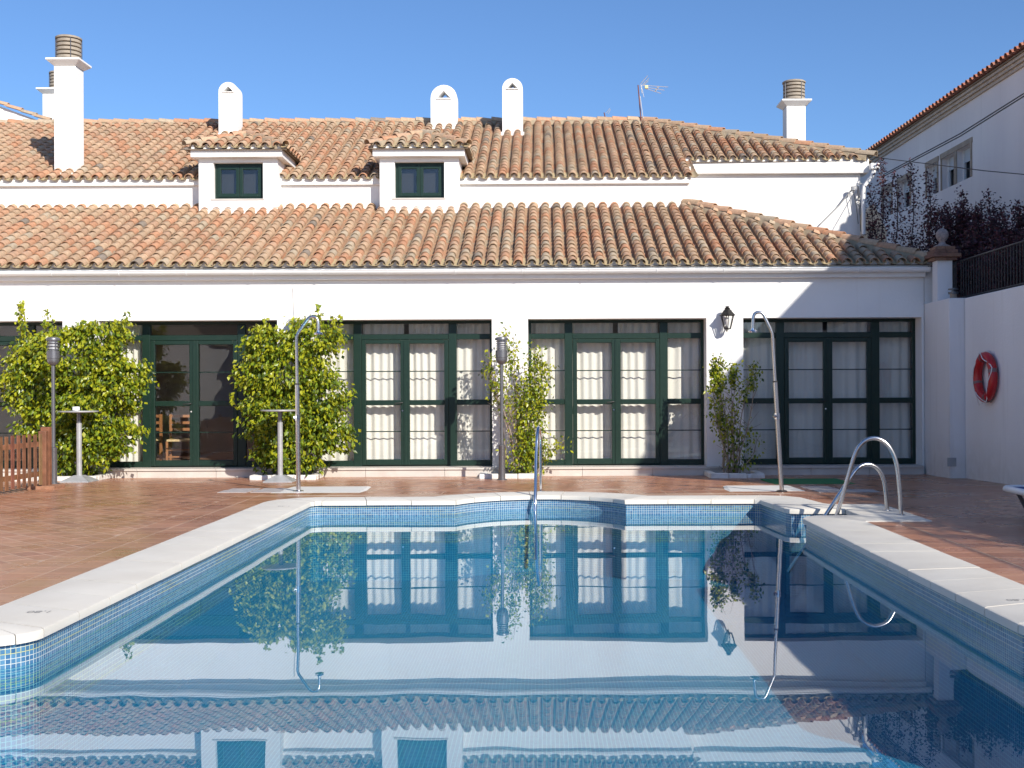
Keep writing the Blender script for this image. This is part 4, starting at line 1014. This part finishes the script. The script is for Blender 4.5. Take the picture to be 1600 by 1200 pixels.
def plum(x, y, z, shoots, label, lit=False, dens=230):
    t = empty('plum_tree', (x,y,z), label, 'tree', 'purple leaved trees behind the railing')
    mb = MB(); tb = MB(); P = []; D = []; cols = []
    for (dx, dy, h) in shoots:
        b0 = Vector((x+dx*.3,y+dy*.3,z)); top = Vector((x+dx,y+dy,z+h)); N = 6
        pts = [b0.lerp(top, k/N)+Vector((.05*math.sin(k*1.7+dx*9),.05*math.cos(k*1.3+dy*5),0)) for k in range(N+1)]
        tb.tube(pts, [.02-.016*k/N for k in range(N+1)], 4)
        for k in range(int(dens*h)):
            q = random.uniform(.15,1); i = min(N-1,int(q*N)); p = pts[i].lerp(pts[i+1], q*N-i); w_ = .11*(1.15-q)+.035
            P.append(p+Vector((random.gauss(0,w_),random.gauss(0,w_),random.gauss(0,.05)))); D.append((random.gauss(0,1),random.gauss(0,1),random.gauss(.1,.6)))
            c = random.choice([(.09,.028,.04),(.055,.02,.028),(.13,.035,.045),(.04,.02,.022)]); cols.append(c)
    tb.tube([(x,y,2.55),(x,y,z+.1)], .035, 6)
    leaves(mb, P, D, .060, cols, .2); tag(mb.build('foliage', M['plum_leaf'], t), kind='stuff'); tb.build('branches', M['plum_bark'], t)
def sh(n, w_, h0, h1): return [(random.uniform(-w_,w_), random.uniform(-w_,w_), random.uniform(h0,h1)) for _ in range(n)]
def px_tree(x, Y, ytop, n, w_, h0, label, tall=1, dens=230):
    p = at(x, ytop, Y); zb = 2.7; H = p.z-zb
    plum(p.x, Y, zb, [(0.02,0,H)]*tall + sh(n, w_, H*h0*.6, H*h0), label, dens=dens)
px_tree(1360,24.9,288,2,.12,.75,'leftmost purple tree, half hidden by the white roof corner',dens=280)
px_tree(1377,24.6,252,3,.15,.5,'tallest thin purple tree shoot just right of the downpipe',dens=330)
px_tree(1399,24.2,270,6,.30,.5,'second slender purple tree, before the leftmost stone framed window',dens=230)
px_tree(1424,23.9,258,8,.35,.5,'purple tree whose tip crosses the second stone framed window',dens=230)
px_tree(1451,23.2,268,9,.4,.6,'reddish purple tree tip in front of the single narrow window',dens=230)
px_tree(1480,22.6,318,18,.5,.98,'dark bushy purple tree behind the stone ball pillar',dens=230)
px_tree(1503,22.4,298,20,.5,.92,'dark purple tree with a pointed top right of the stone ball',dens=230)
px_tree(1545,21.6,300,22,.5,.92,'dense dark purple tree behind the middle of the railing',dens=230)
px_tree(1592,20.6,315,22,.5,.95,'dense dark purple tree at the right edge behind the railing',dens=230)
px_tree(1528,20.6,345,20,.45,.98,'low dark purple tree directly behind the railing bars',dens=280)
px_tree(1575,19.4,352,20,.45,.98,'low dark purple tree close behind the railing at the right edge',dens=280)
# tree by the wall outside the picture, whose dappled shade falls on the coping
plum(7.9,5.4,2.8,[(random.uniform(-.6,.6),random.uniform(-1.2,1.2),random.uniform(.6,2.2)) for _ in range(26)],'purple tree on the terrace beside the near end of the pool',dens=75)

for k, (y, h) in enumerate(((15.6,1.55),(13.4,1.45),(11.2,1.6),(9.0,1.5),(6.8,1.55))):
    plum(7.35, y, 2.7, [(random.uniform(-.3,.5),random.uniform(-1.0,1.0),h*random.uniform(.65,1.08)) for _ in range(22)],
         'purple leaved tree behind the railing, %s towards the viewer' % ['first beyond the picture edge','second beyond the picture edge','third beyond the picture edge','fourth beyond the picture edge','last of the row'][k], dens=130)

# ------------------------------------------------------------------ picket fence
fe = empty('picket_fence', (-7.3, 14, 0), 'brown wooden picket fence at the left edge of the terrace', 'fence')
wc = lambda: tuple(v*random.uniform(.85,1.12) for v in random.choice([(.25,.115,.06),(.30,.145,.078),(.22,.10,.052)]))+(1,)
pk = MB().box(-.006,.006,-.045,.045,.13,.865).mesh('picket', M['wood'])
fx = lambda y: -7.28+.03*(y-17.3)
y = 17.12
while y > 9.6:
    o = link('picket', pk, fe); o.delta_location = (fx(y)+random.uniform(-.003,.003), y, random.uniform(-.008,.008)); o.color = wc(); y -= .168
for z in (.25,.68):
    mb = MB(); a, b = fx(9.5), fx(17.22); mb.add([(a-.035,9.5,z),(b-.035,17.22,z),(b-.008,17.22,z),(a-.008,9.5,z),(a-.035,9.5,z+.07),(b-.035,17.22,z+.07),(b-.008,17.22,z+.07),(a-.008,9.5,z+.07)],[(0,3,2,1),(4,5,6,7),(0,1,5,4),(1,2,6,5),(2,3,7,6),(3,0,4,7)])
    o = mb.build('rail', M['wood'], fe); o.color = wc()
for y, h, w_ in ((17.36,.955,.02),(17.25,.90,.0),(14.2,.93,.04),(11.2,.93,.04)):
    o = MB().box(fx(y)-.07-w_,fx(y)-.01+(.05 if y > 17 else -.03),y-.045,y+.045,dz(y)-.01,h).build('post', M['wood'], fe, bevel=.006); o.color = wc()
o = MB().box(-7.50,-7.08,17.1,17.5,dz(17.3)-.02,dz(17.3)+.05).build('footing', M['brick_cap'], fe, bevel=.01); o.color = (.34,.17,.10,1)

# ------------------------------------------------------------------ lamp posts
def lamppost(c, label, ztop=2.33, clear=False):
    t = empty('lamp_post', c, label, 'lamp post', 'grey lamp posts on the terrace'); X, Y, z0 = c
    MB().lathe(X,Y,[(.085,z0),(.085,z0+.012),(.052,z0+.02),(.052,z0+.53),(.056,z0+.54),(.056,z0+.565),(.030,z0+.58)],20).build('base', M['grey_metal'], t, smooth='auto')
    MB().lathe(X,Y,[(.028,z0+.575),(.028,ztop-.44)],14).build('pole', M['grey_metal'], t, smooth='auto')
    MB().lathe(X,Y,[(.045,ztop-.44),(.085,ztop-.40),(.092,ztop-.37),(.092,ztop-.34),(.098,ztop-.335),(.098,ztop-.22),(.085,ztop-.215)],24).build('housing', M['grey_metal'], t, smooth='auto')
    MB().lathe(X,Y,[(.07,ztop-.214),(.07,ztop-.055)],20).build('diffuser', M['lamp_white'] if not clear else M['silver'], t, smooth='auto')
    for k in range(5 if not clear else 3):
        z = ztop-.20+k*(.03 if not clear else .05)
        MB().lathe(X,Y,[(.086,z),(.094,z+.004),(.090,z+.012),(.078,z+.013)],24).build('louvre', M['grey_metal'], t, smooth='auto')
    mb = MB()
    for a in (45,135,225,315): mb.tube([(X+.092*math.cos(R(a)),Y+.092*math.sin(R(a)),ztop-.22),(X+.092*math.cos(R(a)),Y+.092*math.sin(R(a)),ztop-.05)],.006,5)
    mb.build('cage_rod', M['grey_metal'], t)
    MB().lathe(X,Y,[(.104,ztop-.055),(.106,ztop-.03),(.10,ztop-.015),(.06,ztop),(.02,ztop+.003)],24).build('cap', M['grey_metal'], t, smooth='auto')
lamppost(gnd(84,756),'grey lamp post at the end of the picket fence',clear=True); lamppost(gnd(784.5,750),'grey lamp post in front of the pillar climber in the middle')

# tall round tables
def table(c, label):
    t = empty('high_table', c, label, 'table', 'tall grey pedestal tables'); X, Y, z0 = c
    mb = MB(); a, b = .23, .07
    mb.add([(X-a,Y-a,z0),(X+a,Y-a,z0),(X+a,Y+a,z0),(X-a,Y+a,z0),(X-a,Y-a,z0+.02),(X+a,Y-a,z0+.02),(X+a,Y+a,z0+.02),(X-a,Y+a,z0+.02),(X-b,Y-b,z0+.11),(X+b,Y-b,z0+.11),(X+b,Y+b,z0+.11),(X-b,Y+b,z0+.11)],
        [(i+4*k,(i+1)%4+4*k,(i+1)%4+4*k+4,i+4*k+4) for k in range(2) for i in range(4)]+[(8,9,10,11),(3,2,1,0)])
    mb.build('foot', M['silver'], t, bevel=.006)
    MB().lathe(X,Y,[(.042,z0+.10),(.042,z0+.95)],18).build('column', M['silver'], t, smooth='auto')
    MB().lathe(X,Y,[(.036,z0+.95),(.036,z0+1.115)],16).build('neck', M['grey_metal'], t, smooth='auto')
    MB().lathe(X,Y,[(.05,z0+1.115),(.30,z0+1.128),(.305,z0+1.14),(.30,z0+1.15)],32).build('tabletop', M['silver'], t, smooth='auto')
ct = gnd(124,753); table(ct,'tall grey pedestal table with a white ashtray beside the left lamp post')
MB().lathe
ash = MB().lathe(ct.x-.04,ct.y-.02,[(.05,ct.z+1.152),(.058,ct.z+1.16),(.058,ct.z+1.215),(.045,ct.z+1.217),(.04,ct.z+1.19)],18).build('ashtray', M['white_plastic'], smooth='auto')
tag(ash, 'small white ashtray standing on the left tall table', 'ashtray')
table(gnd(438,753),'tall grey pedestal table in front of the rounded bush by the left shower')

# showers
def shower(base, top, label, lean, side):
    X, Y, z0 = base; t = empty('pool_shower', base, label, 'shower', 'steel poolside showers')
    MB().lathe(X,Y,[(.075,z0),(.075,z0+.012),(.055,z0+.022),(.034,z0+.026)],20).build('base_flange', M['dark_metal'] if side < 0 else M['steel'], t, smooth='auto')
    g = lambda z: X+lean*(z-z0)
    MB().tube([(g(z0+.02),Y,z0+.02),(g(1.55),Y,1.55)], .030, 14).build('lower_tube', M['steel'], t, smooth='auto')
    MB().tube([(g(1.55),Y,1.55),(g(1.57),Y,1.57)], .032, 14).build('collar', M['dark_metal'], t, smooth='auto')
    pts = [(g(1.57),Y,1.57),(g(2.2),Y,2.2)]
    x0 = g(2.2)
    cur = [(.02,.06),(.09,.16),(.15,.245),(.18,.275),(.215,.285),(.25,.28),(.28,.26),(.295,.22),(.30,.17),(.30,.08)]
    if side < 0: cur = [(-.03,.08),(-.08,.18),(-.115,.25),(-.135,.275),(-.165,.285),(-.205,.283),(-.235,.265),(-.25,.23),(-.255,.17),(-.26,.06)]
    for a, b in cur: pts.append((x0+a, Y, 2.2+b))
    MB().tube(pts, .021, 12).build('upper_tube', M['steel'], t, smooth='auto')
    hx, hz = pts[-1][0], pts[-1][2]
    MB().lathe(hx,Y,[(.06,hz-.045),(.062,hz-.03),(.055,hz-.018),(.025,hz-.008),(.022,hz+.012)],20).build('shower_head', M['chrome'], t, smooth='auto')
    vx = g(1.13)
    mb = MB(); mb.tube([(vx+.02,Y,1.10),(vx-.055,Y-.03,1.10)], .022, 12); mb.lathe(vx-.0,Y,[(.037,1.06),(.037,1.14)],12); mb.build('valve', M['chrome'], t, smooth='auto')
shower(gnd(466.5,768.5),0,'steel shower in the sun at the left corner of the pool',-.008,1)
b2 = gnd(1221.5,768.5); shower(b2,0,'leaning steel shower in the shade at the right corner of the pool',-.055,-1)
def tray(x0,x1,y0,y1,label):
    mb = MB(); z = dz((y0+y1)/2)
    t = empty('shower_tray', ((x0+x1)/2,(y0+y1)/2,z), label, 'shower tray', 'white shower trays')
    MB().add([(x0-.12,y0,z),(x1+.05,y0,z),(x1,y1,z),(x0,y1,z),(x0-.05,y0+.05,z+.014),(x1,y0+.05,z+.014),(x1-.04,y1-.04,z+.014),(x0+.04,y1-.04,z+.014)],[(4,5,6,7),(0,1,5,4),(1,2,6,5),(2,3,7,6),(3,0,4,7)]).build('tray_slab', M['shower_tray'], t)
tray(-3.65,-2.5,15.95,17.1,'white shower tray under the sunny left shower'); tray(2.55,3.5,15.85,16.9,'white shower tray under the shaded right shower')
for (xa, ya) in ((-4.45,16.1),(-4.45,16.5),(-4.0,16.1),(-4.0,16.5),(3.62,15.6),(3.62,16.0),(3.62,16.4),(4.03,15.6)):
    MB().box(xa,xa+.395,ya,ya+.395,dz(ya)-.005,dz(ya)+.0055+random.uniform(0,.0006)).build('grey_paver', M['grey_paver'], terr)
a = gnd(1192,761.5); b = gnd(1315,752.5)
mb = MB(); z = dz(18.2)+.004; x0, x1, y0, y1 = 3.42, 4.62, 17.55, 18.75
mb.add([(x0,y0,z),(x1,y0,z),(x1,y1,z-.008),(x0,y1,z-.008),(x0,y0,z+.014),(x1,y0,z+.014),(x1,y1,z+.006),(x0,y1,z+.006)],[(4,5,6,7),(0,1,5,4),(1,2,6,5),(2,3,7,6),(3,0,4,7)])
tag(mb.build('shower_mat', M['mat_green']), 'flat green mesh mat on the paving behind the right shower', 'mat')

# ladders
def arcpts(p0, p1, top, n=9):
    """hoop: up from p0 (deck), round, down to p1 (water)"""
    return [Vector(p) for p in top]
ld = empty('pool_ladder', (3.9,13.3,.05), 'steel pool ladder with two looped rails of unequal height at the right', 'ladder')
def smooth_path(P, m=4):
    P = [Vector(p) for p in P]; Q = [P[0]*2-P[1]]+P+[P[-1]*2-P[-2]]; out = []
    for i in range(1, len(Q)-2):
        for k in range(m):
            t = k/m; a, b, c, d = Q[i-1], Q[i], Q[i+1], Q[i+2]
            out.append(.5*((2*b)+(c-a)*t+(2*a-5*b+4*c-d)*t*t+(3*b-a-3*c+d)*t**3))
    return out+[P[-1]]
def hoop(px, Y0, Y1, name='handrail'):
    n = len(px); P = [at(x, y, Y0+(Y1-Y0)*k/(n-1)) for k, (x, y) in enumerate(px)]
    P[0].z = .10; d = (P[-1]-P[-2]).normalized(); P += [P[-1]+d*.3, P[-1]+d*.75]
    MB().tube(smooth_path(P), .0225, 14).build(name, M['steel'], ld, smooth='auto')
    MB().lathe(P[0].x,P[0].y,[(.06,.10),(.06,.108),(.03,.118)],16).build('foot_flange', M['steel'], ld, smooth='auto')
hoop([(1408,806),(1406,770),(1402,732),(1396,710),(1385,693),(1370,685),(1355,687),(1343,697),(1335,713),(1326,742),(1317,773),(1307,806)], 12.62, 12.74)
hoop([(1386,798),(1384,770),(1380,748),(1372,733),(1360,726),(1348,727),(1339,733),(1329,746),(1311,773),(1290,805)], 13.12, 13.02)
for z in (-.25,-.5): MB().box(3.08,3.16,12.87,13.12,z,z+.02).build('rung', M['steel'], ld)
hr = empty('pool_handrail', (-.06,15.95,.05), 'single steel hoop handrail at the round bay in the far side', 'handrail')
pts = [(-.05,15.95,.09),(-.05,15.95,.70)]
for k in range(1,10):
    a = math.pi*k/10; pts.append((-.05-.005*k, 15.95-.22*(1-math.cos(a)), .70+.27*math.sin(a)))
pts += [(-.105,15.46,.60),(-.115,15.20,.18),(-.12,15.08,-.05),(-.12,15.05,-.7)]
MB().tube(pts, .0225, 14).build('rail_tube', M['chrome'], hr, smooth='auto')
MB().lathe(-.05,15.95,[(.06,.08),(.06,.098),(.03,.106)],16).build('foot_flange', M['steel'], hr, smooth='auto')

# life ring
c = Vector((6.69, 17.95, 1.63)); lr = empty('life_ring', c, 'red life ring with white rope hung on the shaded garden wall', 'life ring')
mb = MB(); Rr, rr = .315, .072; NS, ns = 48, 14; vs = []
for i in range(NS):
    a = 2*math.pi*i/NS
    for k in range(ns):
        b = 2*math.pi*k/ns; q = Rr+rr*math.cos(b); vs.append((c.x+rr*.9*math.sin(b), c.y+q*math.cos(a), c.z+q*math.sin(a)))
mb.add(vs, [(i*ns+k, ((i+1)%NS)*ns+k, ((i+1)%NS)*ns+(k+1)%ns, i*ns+(k+1)%ns) for i in range(NS) for k in range(ns)]); mb.build('ring', M['red'], lr, smooth=True)
for a0 in (70,160,250,340):
    mb = MB(); vs = []
    for i in range(4):
        a = R(a0+i*3)
        for k in range(ns):
            b = 2*math.pi*k/ns; q = Rr+(rr+.004)*math.cos(b); vs.append((c.x+(rr+.004)*.9*math.sin(b), c.y+q*math.cos(a), c.z+q*math.sin(a)))
    mb.add(vs, [(i*ns+k,(i+1)*ns+k,(i+1)*ns+(k+1)%ns,i*ns+(k+1)%ns) for i in range(3) for k in range(ns)]); mb.build('band', M['band'], lr, smooth=True)
mb = MB(); pts = []
for k in range(41):
    a = 2*math.pi*k/40+R(70); q = Rr+rr+.012-.10*abs(math.sin(2*(a-R(70))))**1.0; pts.append((c.x-.06-.02*math.sin(4*a), c.y+q*math.cos(a), c.z+q*math.sin(a)))
mb.tube(pts, .008, 6); mb.tube([(c.x-.07,c.y+.34,c.z+.05),(c.x-.03,c.y+.37,c.z-.2),(c.x-.02,c.y+.2,c.z-.43),(c.x-.02,c.y+.05,c.z-.40)],.006,6)
mb.build('rope', M['rope'], lr)

# wall lantern
c = at(1136.5,498,20.13); wlm = empty('wall_lantern', c, 'old iron wall lantern with glass panes on the pillar between two windows', 'lantern')
hex_ = lambda r, z: [(c.x+r*math.cos(R(60*k+30)), c.y+r*math.sin(R(60*k+30)), c.z+z) for k in range(6)]
for k in range(6):
    a0, a1 = hex_(.115,.055)[k], hex_(.115,.055)[(k+1)%6]; b0, b1 = hex_(.055,-.165)[k], hex_(.055,-.165)[(k+1)%6]
    MB().add([a0,a1,b1,b0],[(0,1,2,3)]).build('pane', M['glass'], wlm)
mb = MB()
for k in range(6): mb.tube([hex_(.117,.06)[k], hex_(.057,-.17)[k]], .008, 6)
for r_, z_ in ((.12,.06),(.058,-.17)):
    h = hex_(r_, z_); mb.tube(h+[h[0]], .009, 6)
mb.build('frame', M['lamp_metal'], wlm)
mb = MB(); A, B, Cc = hex_(.15,.055), hex_(.085,.12), hex_(.08,.135); D_ = hex_(.045,.165)
mb.add(A+B+Cc+D_, [(i+6*k,(i+1)%6+6*k,(i+1)%6+6*k+6,i+6*k+6) for k in range(3) for i in range(6)]+[(18,19,20,21,22,23)]); mb.build('roof', M['lamp_metal'], wlm)
MB().lathe(c.x,c.y,[(.045,c.z+.166),(.05,c.z+.18),(.025,c.z+.19),(.03,c.z+.20),(.045,c.z+.205),(.02,c.z+.215)],12).build('finial', M['lamp_metal'], wlm, smooth='auto')
MB().lathe(c.x,c.y,[(.055,c.z-.17),(.03,c.z-.185),(.01,c.z-.19)],12).build('base', M['lamp_metal'], wlm)
MB().lathe(c.x,c.y,[(.012,c.z-.16),(.02,c.z-.11),(.035,c.z-.05),(.03,c.z+.0),(.01,c.z+.02)],12).build('bulb', M['lamp_white'], wlm, smooth=True)
MB().tube([(c.x,c.y,c.z-.18),(c.x,c.y+.06,c.z-.21),(c.x,FY-.02,c.z-.17),(c.x,FY-.002,c.z-.12)], .011, 8).build('bracket', M['lamp_metal'], wlm)

# corner of a sun lounger at the right edge
c = gnd(1596,840); X0, Y0 = 4.80, 11.70
sl = empty('sun_lounger', (X0+.9, Y0+.35, .05), 'white sun lounger with blue sling, its corner at the right edge', 'lounger')
mb = MB(); mb.tube([(X0+1.9,Y0,.41),(X0+.10,Y0,.41),(X0+.03,Y0+.02,.41),(X0,Y0+.08,.41),(X0,Y0+.62,.41),(X0+.03,Y0+.68,.41),(X0+.10,Y0+.70,.41),(X0+1.9,Y0+.70,.41)], .033, 10); mb.build('frame', M['white_plastic'], sl, smooth='auto')
MB().box(X0+.03,X0+1.9,Y0+.02,Y0+.68,.415,.425).build('sling', M['blue_fabric'], sl)
for y in (Y0+.06, Y0+.64):
    MB().tube([(X0+.12,y,.39),(X0+.30,y,.05)], .022, 8).build('leg', M['grey_metal'], sl, smooth='auto'); MB().tube([(X0+1.6,y,.39),(X0+1.5,y,.05)], .022, 8).build('leg', M['grey_metal'], sl, smooth='auto')
